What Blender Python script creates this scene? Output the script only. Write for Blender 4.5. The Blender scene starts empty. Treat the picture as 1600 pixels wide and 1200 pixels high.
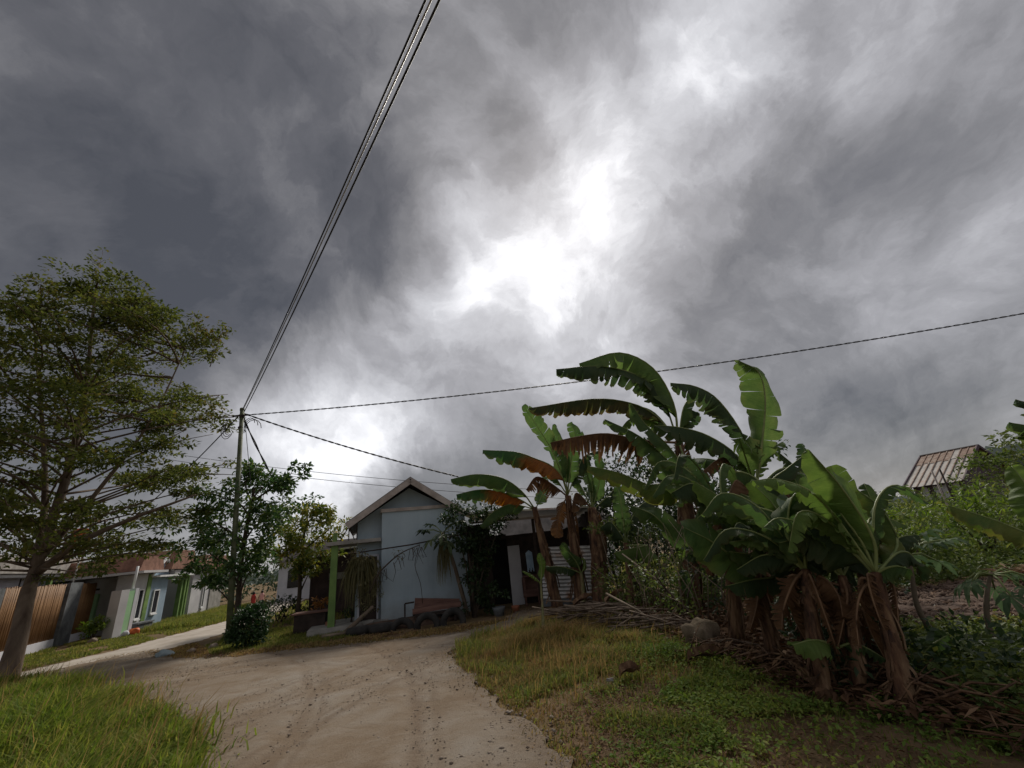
import bpy, bmesh, math, random
import numpy as np
from mathutils import Vector, Matrix, geometry
rnd = random.Random(7)
rng = np.random.default_rng(11)
S = bpy.context.scene
COL = S.collection
R = math.radians

# ------------------------------------------------------------------ camera
cam_d = bpy.data.cameras.new('camera')
cam_d.sensor_width = 36.0
cam_d.lens = 14.47
cam_d.clip_start = 0.05
cam_d.clip_end = 3000
cam = bpy.data.objects.new('camera', cam_d)
COL.objects.link(cam)
cam.location = (0, 0, 1.6)
cam.rotation_euler = (Matrix.Rotation(R(90 + 21.8), 3, 'X') @ Matrix.Rotation(R(-6.6), 3, 'Z')).to_euler()
S.camera = cam

# ------------------------------------------------------------------ sun
SUN_EL, SUN_AZ = R(44), R(12)
sd = bpy.data.lights.new('sun', 'SUN')
sd.energy = 2.6
sd.angle = R(12)
sd.color = (1.0, 0.94, 0.84)
sun = bpy.data.objects.new('sun', sd)
COL.objects.link(sun)
to_sun = Vector((math.cos(SUN_EL) * math.sin(SUN_AZ), math.cos(SUN_EL) * math.cos(SUN_AZ), math.sin(SUN_EL)))
sun.rotation_euler = (-to_sun).to_track_quat('-Z', 'Y').to_euler()
sun.location = to_sun * 60

# ------------------------------------------------------------------ sky
W = bpy.data.worlds.new('World')
S.world = W
W.use_nodes = True
nt = W.node_tree
nt.nodes.clear()


def nd(tree, kind, **kw):
    n = tree.nodes.new(kind)
    for k, v in kw.items():
        setattr(n, k, v)
    return n


def math_n(tree, op, a, b=None, clamp=False):
    n = nd(tree, 'ShaderNodeMath', operation=op, use_clamp=clamp)
    for i, v in enumerate((a, b)):
        if v is None:
            continue
        if isinstance(v, (int, float)):
            n.inputs[i].default_value = v
        else:
            tree.links.new(v, n.inputs[i])
    return n.outputs[0]


def vmath(tree, op, a, b=None, scale=None):
    n = nd(tree, 'ShaderNodeVectorMath', operation=op)
    for i, v in enumerate((a, b)):
        if v is None:
            continue
        if isinstance(v, (tuple, list)):
            n.inputs[i].default_value = v
        else:
            tree.links.new(v, n.inputs[i])
    if scale is not None:
        n.inputs['Scale'].default_value = scale
    return n.outputs['Value'] if op in ('DOT_PRODUCT', 'LENGTH') else n.outputs[0]


def noise(tree, vec, scale, detail=6, rough=0.55, dist=0.0, color=False):
    n = nd(tree, 'ShaderNodeTexNoise')
    n.inputs['Scale'].default_value = scale
    n.inputs['Detail'].default_value = detail
    n.inputs['Roughness'].default_value = rough
    n.inputs['Distortion'].default_value = dist
    if vec is not None:
        tree.links.new(vec, n.inputs['Vector'])
    return n.outputs['Color' if color else 0]


def ramp(tree, fac, stops, interp='LINEAR'):
    n = nd(tree, 'ShaderNodeValToRGB')
    n.color_ramp.interpolation = interp
    el = n.color_ramp.elements
    while len(el) < len(stops):
        el.new(0.5)
    for e, (p, c) in zip(el, stops):
        e.position = p
        e.color = (*c, 1) if len(c) == 3 else c
    tree.links.new(fac, n.inputs[0])
    return n.outputs[0]


def build_sky():
    L = nt.links
    tc = nd(nt, 'ShaderNodeTexCoord')
    d = tc.outputs['Generated']
    # softly folded direction: ragged cloud banks
    wob = noise(nt, d, 2.9, 8, 0.62, 0.4, True)
    wob = vmath(nt, 'SUBTRACT', wob, (0.5, 0.5, 0.5))
    dw = vmath(nt, 'NORMALIZE', vmath(nt, 'ADD', d, vmath(nt, 'SCALE', wob, scale=0.26)))
    sep = nd(nt, 'ShaderNodeSeparateXYZ')
    L.new(d, sep.inputs[0])
    zc = math_n(nt, 'ADD', math_n(nt, 'MAXIMUM', sep.outputs['Z'], 0.0), 0.22)
    comb = nd(nt, 'ShaderNodeCombineXYZ')
    L.new(math_n(nt, 'DIVIDE', sep.outputs['X'], zc), comb.inputs[0])
    L.new(math_n(nt, 'DIVIDE', sep.outputs['Y'], zc), comb.inputs[1])
    mp = nd(nt, 'ShaderNodeMapping')
    mp.inputs['Rotation'].default_value = (0, 0, R(-24))
    mp.inputs['Scale'].default_value = (1.25, 0.72, 1)
    L.new(comb.outputs[0], mp.inputs[0])
    n1 = noise(nt, mp.outputs[0], 0.85, 8, 0.55, 0.3)
    n2 = noise(nt, dw, 6.5, 9, 0.60, 0.25)
    n3 = noise(nt, dw, 2.8, 9, 0.58, 0.3)
    b = math_n(nt, 'MULTIPLY', math_n(nt, 'SUBTRACT', n1, 0.5), 0.62)
    b = math_n(nt, 'ADD', b, math_n(nt, 'MULTIPLY', math_n(nt, 'SUBTRACT', n2, 0.5), 0.44))
    b = math_n(nt, 'ADD', b, math_n(nt, 'MULTIPLY', math_n(nt, 'SUBTRACT', n3, 0.5), 1.0))
    b = math_n(nt, 'ADD', b, 0.495)
    # thick and thin places of the cloud deck: (direction, half-width in degrees, thickness)
    for (vx, vy, vz), deg, amt in SKY_BANKS:
        v = Vector((vx, vy, vz)).normalized()
        dot = vmath(nt, 'DOT_PRODUCT', dw, tuple(v))
        mr = nd(nt, 'ShaderNodeMapRange', interpolation_type='SMOOTHSTEP')
        mr.inputs['From Min'].default_value = math.cos(R(deg))
        mr.inputs['From Max'].default_value = 1.0
        mr.inputs['To Min'].default_value = 0.0
        mr.inputs['To Max'].default_value = amt
        L.new(dot, mr.inputs['Value'])
        b = math_n(nt, 'ADD', b, mr.outputs[0])
    cloud = ramp(nt, b, [(0.0, (0.060, 0.061, 0.068)), (0.2, (0.105, 0.104, 0.112)), (0.4, (0.20, 0.196, 0.203)),
                         (0.58, (0.33, 0.325, 0.34)), (0.78, (0.56, 0.56, 0.585)), (1.0, (1.0, 1.0, 1.03))])
    sky = nd(nt, 'ShaderNodeTexSky', sky_type='NISHITA')
    sky.sun_disc = False
    sky.sun_elevation = SUN_EL
    sky.sun_rotation = SUN_AZ
    bg1 = nd(nt, 'ShaderNodeBackground')
    bg1.inputs['Strength'].default_value = 0.08
    L.new(sky.outputs[0], bg1.inputs['Color'])
    bg2 = nd(nt, 'ShaderNodeBackground')
    bg2.inputs['Strength'].default_value = 1.0
    L.new(cloud, bg2.inputs['Color'])
    mx = nd(nt, 'ShaderNodeMixShader')
    mx.inputs[0].default_value = 0.93
    L.new(bg1.outputs[0], mx.inputs[1])
    L.new(bg2.outputs[0], mx.inputs[2])
    out = nd(nt, 'ShaderNodeOutputWorld')
    L.new(mx.outputs[0], out.inputs['Surface'])
    W.cycles.sampling_method = 'MANUAL'
    W.cycles.sample_map_resolution = 512


SKY_BANKS = [
    ((0.122, 0.778, 0.617), 26, 0.18),
    ((0.175, 0.749, 0.639), 10, 0.15),
    ((0.071, 0.821, 0.566), 8, 0.14),
    ((0.253, 0.679, 0.689), 8, 0.1),
    ((0.390, 0.493, 0.778), 22, 0.16),
    ((0.415, 0.466, 0.781), 9, 0.16),
    ((0.309, 0.543, 0.781), 8, 0.1),
    ((-0.098, 0.826, 0.556), 9, 0.1),
    ((0.209, 0.867, 0.452), 10, 0.08),
    ((-0.448, 0.831, 0.328), 20, 0.2),
    ((-0.495, 0.783, 0.375), 9, 0.16),
    ((-0.343, 0.889, 0.303), 10, 0.16),
    ((-0.456, 0.868, 0.197), 9, 0.14),
    ((0.145, 0.945, 0.293), 18, 0.06),
    ((-0.623, 0.376, 0.686), 42, -0.22),
    ((-0.563, 0.661, 0.496), 14, -0.22),
    ((-0.728, 0.523, 0.443), 20, -0.1),
    ((-0.372, 0.543, 0.753), 16, -0.06),
    ((-0.189, 0.720, 0.667), 10, -0.18),
    ((0.040, 0.648, 0.761), 8, -0.06),
    ((0.704, 0.703, 0.100), 18, -0.12),
    ((-0.221, 0.969, 0.113), 10, -0.36),
    ((0.581, 0.683, 0.443), 14, -0.03),
    ((0.709, 0.470, 0.526), 30, 0.04),
]
build_sky()

S.view_settings.view_transform = 'Standard'
S.view_settings.look = 'None'
S.view_settings.exposure = 0.25
S.view_settings.gamma = 1.0
S.view_settings.use_curve_mapping = False
S.render.engine = 'CYCLES'
S.cycles.max_bounces = 6
S.cycles.transparent_max_bounces = 8

# ------------------------------------------------------------------ materials


def principled(name):
    m = bpy.data.materials.new(name)
    m.use_nodes = True
    t = m.node_tree
    p = t.nodes['Principled BSDF']
    return m, t, p


def mat(name, c1, c2, scale=4.0, rough=0.85, bump=0.0, bscale=None, stretch=None, metal=0.0, c3=None, spec=0.3, lo=0.35, hi=0.65):
    """two- or three-tone noise material in object space"""
    m, t, p = principled(name)
    tc = nd(t, 'ShaderNodeTexCoord')
    v = tc.outputs['Object']
    if stretch:
        mp = nd(t, 'ShaderNodeMapping')
        mp.inputs['Scale'].default_value = stretch
        t.links.new(v, mp.inputs[0])
        v = mp.outputs[0]
    f = noise(t, v, scale, 8, 0.62, 0.15)
    stops = [(lo, c1), (hi, c2)] if c3 is None else [(lo, c1), ((lo + hi) / 2, c2), (hi, c3)]
    t.links.new(ramp(t, f, stops), p.inputs['Base Color'])
    p.inputs['Roughness'].default_value = rough
    p.inputs['Metallic'].default_value = metal
    p.inputs['Specular IOR Level'].default_value = spec
    if bump:
        f2 = noise(t, v, bscale or scale * 6, 6, 0.65)
        b = nd(t, 'ShaderNodeBump')
        b.inputs['Strength'].default_value = bump
        b.inputs['Distance'].default_value = 0.03
        t.links.new(f2, b.inputs['Height'])
        t.links.new(b.outputs[0], p.inputs['Normal'])
    return m


def leaf_mat(name, stops, transl=0.35, rough=0.5, spec=0.35, patch=0.35):
    """foliage: one random tone per leaf, drifting in larger patches, some light let through"""
    m, t, p = principled(name)
    geo = nd(t, 'ShaderNodeNewGeometry')
    tc = nd(t, 'ShaderNodeTexCoord')
    f = noise(t, tc.outputs['Object'], 0.9, 3, 0.5)
    f = math_n(t, 'ADD', math_n(t, 'MULTIPLY', geo.outputs['Random Per Island'], 1 - patch),
               math_n(t, 'MULTIPLY', math_n(t, 'MULTIPLY', math_n(t, 'SUBTRACT', f, 0.25), 2.0), patch))
    col = ramp(t, f, stops)
    t.links.new(col, p.inputs['Base Color'])
    p.inputs['Roughness'].default_value = rough
    p.inputs['Specular IOR Level'].default_value = spec
    tr = nd(t, 'ShaderNodeBsdfTranslucent')
    hs = nd(t, 'ShaderNodeHueSaturation')
    hs.inputs['Saturation'].default_value = 1.1
    hs.inputs['Value'].default_value = 1.5
    t.links.new(col, hs.inputs['Color'])
    t.links.new(hs.outputs[0], tr.inputs['Color'])
    mx = nd(t, 'ShaderNodeMixShader')
    mx.inputs[0].default_value = transl
    t.links.new(p.outputs[0], mx.inputs[1])
    t.links.new(tr.outputs[0], mx.inputs[2])
    t.links.new(mx.outputs[0], t.nodes['Material Output'].inputs['Surface'])
    return m


def banana_mat(name, base, base2, edge, edge_amt, root=None, transl=0.42, rough=0.62):
    """large banana blade: fine side veins, browned margin, optionally withered from the base"""
    m, t, p = principled(name)
    a1 = nd(t, 'ShaderNodeAttribute', attribute_name='along').outputs['Fac']
    a2 = nd(t, 'ShaderNodeAttribute', attribute_name='across').outputs['Fac']
    tc = nd(t, 'ShaderNodeTexCoord')
    n1 = noise(t, tc.outputs['Object'], 3.0, 6, 0.6, 0.3)
    comb = nd(t, 'ShaderNodeCombineXYZ')
    t.links.new(math_n(t, 'MULTIPLY', math_n(t, 'ADD', a1, math_n(t, 'MULTIPLY', a2, -0.05)), 60), comb.inputs[0])
    t.links.new(math_n(t, 'MULTIPLY', a2, 1.5), comb.inputs[1])
    veins = noise(t, comb.outputs[0], 1.6, 3, 0.6)
    f = math_n(t, 'ADD', math_n(t, 'MULTIPLY', n1, 0.6), math_n(t, 'MULTIPLY', veins, 0.4))
    col = ramp(t, f, [(0.35, base), (0.65, base2)])
    e = math_n(t, 'ADD', math_n(t, 'MULTIPLY', math_n(t, 'POWER', a2, 5), 0.75), math_n(t, 'MULTIPLY', math_n(t, 'SUBTRACT', n1, 0.5), 1.6))
    e = math_n(t, 'MULTIPLY', e, edge_amt, True)
    mixn = nd(t, 'ShaderNodeMix', data_type='RGBA')
    t.links.new(e, mixn.inputs['Factor'])
    t.links.new(col, mixn.inputs['A'])
    mixn.inputs['B'].default_value = (*edge, 1)
    col = mixn.outputs['Result']
    if root is not None:
        g = ramp(t, math_n(t, 'ADD', a1, math_n(t, 'MULTIPLY', math_n(t, 'SUBTRACT', n1, 0.5), 0.5)),
                 [(0.52, (1, 1, 1)), (0.68, (0, 0, 0))])
        dead = ramp(t, veins, [(0.35, tuple(c * 0.55 for c in root)), (0.65, root)])
        mix2 = nd(t, 'ShaderNodeMix', data_type='RGBA')
        t.links.new(g, mix2.inputs['Factor'])
        t.links.new(col, mix2.inputs['A'])
        t.links.new(dead, mix2.inputs['B'])
        col = mix2.outputs['Result']
    t.links.new(col, p.inputs['Base Color'])
    p.inputs['Roughness'].default_value = rough
    p.inputs['Specular IOR Level'].default_value = 0.22
    b = nd(t, 'ShaderNodeBump')
    b.inputs['Strength'].default_value = 0.6
    b.inputs['Distance'].default_value = 0.01
    t.links.new(veins, b.inputs['Height'])
    t.links.new(b.outputs[0], p.inputs['Normal'])
    tr = nd(t, 'ShaderNodeBsdfTranslucent')
    hs = nd(t, 'ShaderNodeHueSaturation')
    hs.inputs['Value'].default_value = 1.7
    hs.inputs['Saturation'].default_value = 1.1
    t.links.new(col, hs.inputs['Color'])
    t.links.new(hs.outputs[0], tr.inputs['Color'])
    mx = nd(t, 'ShaderNodeMixShader')
    mx.inputs[0].default_value = transl
    t.links.new(p.outputs[0], mx.inputs[1])
    t.links.new(tr.outputs[0], mx.inputs[2])
    t.links.new(mx.outputs[0], t.nodes['Material Output'].inputs['Surface'])
    return m


M = {}
M['bark'] = mat('bark', (0.075, 0.05, 0.035), (0.2, 0.15, 0.11), 3, 0.9, 0.6, 14, (1, 1, 0.35))
M['bark_pale'] = mat('bark_pale', (0.10, 0.075, 0.05), (0.26, 0.2, 0.15), 2.5, 0.9, 0.5, 12, (1, 1, 0.4))
M['bark_dark'] = mat('bark_dark', (0.035, 0.025, 0.018), (0.10, 0.075, 0.055), 4, 0.9, 0.5)
M['stem'] = mat('stem', (0.028, 0.014, 0.009), (0.115, 0.055, 0.028), 3.5, 0.75, 0.8, 10, (3, 3, 0.5), c3=(0.21, 0.13, 0.065))
M['stem_green'] = mat('stem_green', (0.08, 0.075, 0.03), (0.16, 0.15, 0.06), 3, 0.6, 0.3, 9, (3, 3, 0.5), c3=(0.14, 0.08, 0.04))
M['sheath'] = mat('sheath', (0.036, 0.019, 0.011), (0.12, 0.064, 0.034), 3, 0.85, 0.5, 12, (3, 3, 0.5), c3=(0.22, 0.14, 0.078))
M['midrib'] = mat('midrib', (0.13, 0.17, 0.05), (0.24, 0.27, 0.10), 4, 0.5)
M['midrib_dead'] = mat('midrib_dead', (0.10, 0.055, 0.03), (0.22, 0.13, 0.07), 4, 0.8)
BK = {
    'g': banana_mat('blade_green', (0.042, 0.078, 0.026), (0.085, 0.135, 0.040), (0.12, 0.075, 0.03), 0.30),
    'd': banana_mat('blade_dark', (0.028, 0.050, 0.022), (0.056, 0.088, 0.032), (0.11, 0.07, 0.03), 0.40),
    'l': banana_mat('blade_bright', (0.072, 0.120, 0.028), (0.125, 0.185, 0.046), (0.15, 0.13, 0.04), 0.15, transl=0.34),
    'o': banana_mat('blade_olive', (0.06, 0.105, 0.03), (0.115, 0.165, 0.05), (0.14, 0.12, 0.05), 0.25, transl=0.42),
    'y': banana_mat('blade_yellowing', (0.06, 0.11, 0.025), (0.15, 0.17, 0.04), (0.2, 0.12, 0.04), 0.45, transl=0.26),
    'p': banana_mat('blade_pale', (0.14, 0.19, 0.13), (0.24, 0.29, 0.21), (0.2, 0.17, 0.1), 0.2, rough=0.3),
    'n': banana_mat('blade_browning', (0.03, 0.045, 0.016), (0.06, 0.065, 0.022), (0.12, 0.06, 0.025), 0.8),
    'm': banana_mat('blade_half_withered', (0.03, 0.085, 0.025), (0.06, 0.13, 0.04), (0.16, 0.085, 0.03), 0.5, root=(0.30, 0.125, 0.032), transl=0.26),
    'b': banana_mat('blade_dead', (0.055, 0.028, 0.014), (0.14, 0.072, 0.033), (0.2, 0.125, 0.065), 0.5, transl=0.2, rough=0.8),
}
M['crown_almond'] = leaf_mat('crown_almond', [(0.0, (0.026, 0.038, 0.011)), (0.35, (0.062, 0.078, 0.02)), (0.7, (0.115, 0.13, 0.032)), (1.0, (0.15, 0.10, 0.034))], 0.4, 0.6, 0.15)
M['crown_big'] = leaf_mat('crown_big', [(0.0, (0.0232, 0.0583, 0.0232)), (0.5, (0.0583, 0.1164, 0.0349)), (0.85, (0.1456, 0.194, 0.0486)), (1.0, (0.2716, 0.2329, 0.0583))], 0.3)
M['crown_yellow'] = leaf_mat('crown_yellow', [(0.0, (0.0515, 0.0858, 0.0205)), (0.45, (0.1201, 0.163, 0.0343)), (0.8, (0.2917, 0.2574, 0.0515)), (1.0, (0.4118, 0.2231, 0.0601))], 0.38)
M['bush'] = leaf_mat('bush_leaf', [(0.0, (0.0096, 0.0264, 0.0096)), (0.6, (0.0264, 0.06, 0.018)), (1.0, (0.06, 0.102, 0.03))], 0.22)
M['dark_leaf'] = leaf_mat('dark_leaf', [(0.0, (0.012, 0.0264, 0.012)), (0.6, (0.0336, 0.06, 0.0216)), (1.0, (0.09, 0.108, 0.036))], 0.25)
M['mid_leaf'] = leaf_mat('mid_leaf', [(0.0, (0.0403, 0.0691, 0.0202)), (0.5, (0.0936, 0.1296, 0.0346)), (0.85, (0.18, 0.2016, 0.0504)), (1.0, (0.2736, 0.1656, 0.0648))], 0.32, 0.6, 0.2, 0.5)
M['lime_leaf'] = leaf_mat('lime_leaf', [(0.0, (0.06, 0.11, 0.018)), (0.5, (0.12, 0.18, 0.028)), (1.0, (0.2, 0.24, 0.045))], 0.4)
M['blue_leaf'] = leaf_mat('blue_leaf', [(0.0, (0.05, 0.085, 0.042)), (0.6, (0.08, 0.125, 0.062)), (1.0, (0.12, 0.17, 0.085))], 0.25, 0.7, 0.15)
M['far_leaf'] = leaf_mat('far_leaf', [(0.0, (0.02, 0.04, 0.022)), (0.7, (0.045, 0.07, 0.035)), (1.0, (0.08, 0.10, 0.05))], 0.25)
M['straw_leaf'] = leaf_mat('straw_leaf', [(0.0, (0.075, 0.075, 0.03)), (0.6, (0.165, 0.15, 0.0675)), (1.0, (0.27, 0.225, 0.105))], 0.3)
M['croton'] = leaf_mat('croton_leaf', [(0.0, (0.12, 0.1, 0.02)), (0.4, (0.3, 0.14, 0.04)), (1.0, (0.45, 0.2, 0.08))], 0.3)
M['grass'] = leaf_mat('grass_blade', [(0.0, (0.0715, 0.1105, 0.0234)), (0.4, (0.143, 0.1755, 0.039)), (0.75, (0.247, 0.234, 0.065)), (1.0, (0.364, 0.247, 0.1105))], 0.38, 0.7, 0.12)
M['lush_grass'] = leaf_mat('lush_grass_blade', [(0.0, (0.0663, 0.116, 0.0199)), (0.4, (0.1326, 0.1878, 0.0309)), (0.75, (0.2321, 0.2376, 0.0553)), (1.0, (0.3757, 0.2873, 0.1215))], 0.42, 0.7, 0.12)
M['dry_grass'] = leaf_mat('dry_grass_blade', [(0.0, (0.1125, 0.1187, 0.0375)), (0.4, (0.2375, 0.1812, 0.0688)), (0.75, (0.375, 0.25, 0.1125)), (1.0, (0.3125, 0.1438, 0.0625))], 0.3, 0.8, 0.1)
M['weed'] = leaf_mat('weed_leaf', [(0.0, (0.0715, 0.1216, 0.0257)), (0.45, (0.143, 0.2145, 0.0429)), (0.8, (0.2574, 0.286, 0.0644)), (1.0, (0.3575, 0.236, 0.0858))], 0.34, 0.65, 0.14, 0.55)
M['litter'] = leaf_mat('litter_leaf', [(0.0, (0.05, 0.024, 0.013)), (0.5, (0.13, 0.065, 0.032)), (0.85, (0.23, 0.14, 0.075)), (1.0, (0.33, 0.24, 0.15))], 0.12, 0.85)
M['stick'] = mat('stick', (0.06, 0.04, 0.028), (0.2, 0.15, 0.11), 6, 0.9)
M['wall_blue'] = mat('wall_blue', (0.50, 0.58, 0.62), (0.60, 0.67, 0.71), 1.2, 0.85, 0.12, 30, (1, 1, 0.35))
M['wall_blue_deep'] = mat('wall_blue_deep', (0.22, 0.29, 0.36), (0.28, 0.36, 0.43), 1.5, 0.85)
M['wall_grey'] = mat('wall_grey', (0.42, 0.41, 0.42), (0.53, 0.52, 0.52), 1.2, 0.85, 0.1, 25)
M['wall_white'] = mat('wall_white', (0.5, 0.5, 0.54), (0.62, 0.62, 0.66), 1.5, 0.85)
M['wall_maroon'] = mat('wall_maroon', (0.05, 0.035, 0.035), (0.09, 0.06, 0.058), 2.5, 0.9, 0.3, 20)
M['green_paint'] = mat('green_paint', (0.10, 0.17, 0.05), (0.17, 0.27, 0.075), 2.5, 0.7)
M['mint_paint'] = mat('mint_paint', (0.28, 0.5, 0.27), (0.36, 0.58, 0.33), 2.5, 0.7)
M['white_paint'] = mat('white_paint', (0.62, 0.62, 0.62), (0.76, 0.76, 0.76), 3, 0.6)
M['timber_pale'] = mat('timber_pale', (0.30, 0.255, 0.225), (0.48, 0.42, 0.38), 3, 0.85, 0.2, 15)
M['concrete'] = mat('concrete', (0.2, 0.19, 0.17), (0.36, 0.34, 0.31), 2.5, 0.95, 0.3, 18)
M['concrete_dark'] = mat('concrete_dark', (0.075, 0.08, 0.085), (0.18, 0.19, 0.2), 2.0, 0.95, 0.4, 12)
M['bamboo'] = mat('bamboo', (0.2, 0.105, 0.045), (0.35, 0.2, 0.09), 3.5, 0.6, 0.2, 10, (1, 1, 0.4))
M['bamboo2'] = mat('bamboo_dark', (0.15, 0.075, 0.032), (0.28, 0.15, 0.065), 3.5, 0.6, 0.2, 10, (1, 1, 0.4))
M['tile'] = mat('roof_tile', (0.17, 0.085, 0.06), (0.32, 0.17, 0.12), 3, 0.85, 0.3, 12)
M['zinc'] = mat('zinc_sheet', (0.45, 0.45, 0.44), (0.62, 0.61, 0.6), 2.2, 0.36, metal=0.55, c3=(0.36, 0.2, 0.12), lo=0.38, hi=0.72)
M['rust'] = mat('rusty_sheet', (0.11, 0.055, 0.038), (0.22, 0.14, 0.10), 3.5, 0.8, c3=(0.33, 0.29, 0.25), lo=0.3, hi=0.7)
M['zinc_dull'] = mat('zinc_weathered', (0.26, 0.235, 0.215), (0.38, 0.355, 0.33), 3, 0.7, c3=(0.33, 0.2, 0.14), lo=0.4, hi=0.75, stretch=(1, 0.35, 1))
M['asbestos'] = mat('grey_sheet', (0.18, 0.165, 0.16), (0.32, 0.29, 0.28), 2.5, 0.9)
M['plum_paint'] = mat('plum_paint', (0.055, 0.038, 0.05), (0.10, 0.07, 0.09), 3, 0.8)
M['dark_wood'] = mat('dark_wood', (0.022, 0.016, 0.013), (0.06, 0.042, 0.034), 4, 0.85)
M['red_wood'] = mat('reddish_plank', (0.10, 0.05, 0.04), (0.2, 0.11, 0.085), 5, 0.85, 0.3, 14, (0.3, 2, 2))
M['black'] = mat('opening_shade', (0.008, 0.008, 0.009), (0.016, 0.015, 0.015), 3, 0.9)  # near-black colour standing for the dark inside the shed opening
M['rubber'] = mat('tyre_rubber', (0.018, 0.017, 0.016), (0.05, 0.046, 0.042), 5, 0.85, 0.3, 20)
M['cable'] = mat('cable', (0.01, 0.01, 0.011), (0.022, 0.022, 0.024), 8, 0.6)
M['cable_light'] = mat('cable_bare', (0.3, 0.3, 0.3), (0.42, 0.42, 0.42), 8, 0.45, metal=0.6)
M['pole'] = mat('pole_paint', (0.045, 0.06, 0.03), (0.10, 0.115, 0.06), 3, 0.7, c3=(0.16, 0.15, 0.12), lo=0.35, hi=0.72)
M['brick'] = mat('brick', (0.22, 0.10, 0.065), (0.38, 0.21, 0.14), 5, 0.95, 0.4, 18)
M['stone'] = mat('stone', (0.13, 0.095, 0.066), (0.33, 0.275, 0.225), 4, 0.95, 0.4)
M['sack'] = mat('sack', (0.12, 0.09, 0.055), (0.22, 0.17, 0.115), 7, 0.95, 0.4, 40)
M['sack_blue'] = mat('sack_blue', (0.18, 0.24, 0.26), (0.32, 0.38, 0.4), 6, 0.8)
M['cloth'] = mat('cloth', (0.2, 0.28, 0.36), (0.36, 0.45, 0.52), 5, 0.9)
M['orange'] = mat('orange_plastic', (0.5, 0.1, 0.025), (0.62, 0.14, 0.04), 3, 0.5)
M['pot'] = mat('clay_pot', (0.25, 0.09, 0.05), (0.36, 0.14, 0.08), 5, 0.9)
M['skin'] = mat('skin', (0.24, 0.13, 0.085), (0.28, 0.155, 0.10), 5, 0.6)
M['hair'] = mat('hair', (0.012, 0.01, 0.009), (0.022, 0.018, 0.016), 8, 0.6)
M['pink'] = mat('pink_cloth', (0.55, 0.28, 0.26), (0.65, 0.36, 0.33), 6, 0.9)
M['red_cloth'] = mat('red_cloth', (0.36, 0.035, 0.03), (0.46, 0.06, 0.05), 6, 0.9)
M['hill'] = mat('hill_woods', (0.014, 0.026, 0.024), (0.03, 0.045, 0.038), 0.25, 0.95)
M['soil'] = mat('tilled_soil', (0.035, 0.02, 0.014), (0.085, 0.052, 0.037), 3.0, 0.95, 1.0, 14, c3=(0.13, 0.088, 0.064))
M['glass'] = mat('dark_glass', (0.012, 0.013, 0.016), (0.02, 0.022, 0.026), 2, 0.12, spec=0.5)
M['water_white'] = mat('bare_fitting', (0.5, 0.5, 0.5), (0.7, 0.7, 0.7), 4, 0.6)


def ground_mat():
    m, t, p = principled('ground_soil')
    tc = nd(t, 'ShaderNodeTexCoord')
    v = tc.outputs['Object']
    n1 = noise(t, v, 0.55, 8, 0.62, 0.3)
    n2 = noise(t, v, 9.0, 6, 0.7)
    f = math_n(t, 'ADD', math_n(t, 'MULTIPLY', n1, 0.65), math_n(t, 'MULTIPLY', n2, 0.35))
    col = ramp(t, f, [(0.30, (0.075, 0.058, 0.026)), (0.44, (0.125, 0.090, 0.046)), (0.56, (0.175, 0.115, 0.066)), (0.70, (0.105, 0.100, 0.042))])
    t.links.new(col, p.inputs['Base Color'])
    p.inputs['Roughness'].default_value = 0.95
    p.inputs['Specular IOR Level'].default_value = 0.1
    b = nd(t, 'ShaderNodeBump')
    b.inputs['Strength'].default_value = 0.7
    b.inputs['Distance'].default_value = 0.04
    t.links.new(n2, b.inputs['Height'])
    t.links.new(b.outputs[0], p.inputs['Normal'])
    return m


TRACKS = [(-13.5, 2.2, 11.2, 0.085, 0.8),
          (-13.5, 2.2, 11.399999999999999, 0.05, 0.5599999999999999),
          (-13.5, 2.2, 12.5, 0.085, 0.85),
          (-13.5, 2.2, 12.7, 0.05, 0.595),
          (9.5, 3.0, 12.3, 0.085, 0.8),
          (9.5, 3.0, 12.5, 0.05, 0.5599999999999999),
          (9.5, 3.0, 13.55, 0.085, 0.75),
          (9.5, 3.0, 13.75, 0.05, 0.5249999999999999),
          (-2.0, -6.0, 15.2, 0.085, 0.7),
          (-2.0, -6.0, 15.399999999999999, 0.05, 0.48999999999999994),
          (-2.0, -6.0, 16.3, 0.085, 0.75),
          (-2.0, -6.0, 16.5, 0.05, 0.5249999999999999),
          (4.5, 1.5, 9.2, 0.085, 0.7),
          (4.5, 1.5, 9.399999999999999, 0.05, 0.48999999999999994),
          (4.5, 1.5, 10.3, 0.085, 0.7),
          (4.5, 1.5, 10.5, 0.05, 0.48999999999999994),
          (-8, 1.0, 8.6, 0.085, 0.5),
          (-8, 1.0, 8.799999999999999, 0.05, 0.35),
          (-5, -10, 19.2, 0.085, 0.6),
          (-5, -10, 19.4, 0.05, 0.42)]


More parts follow.
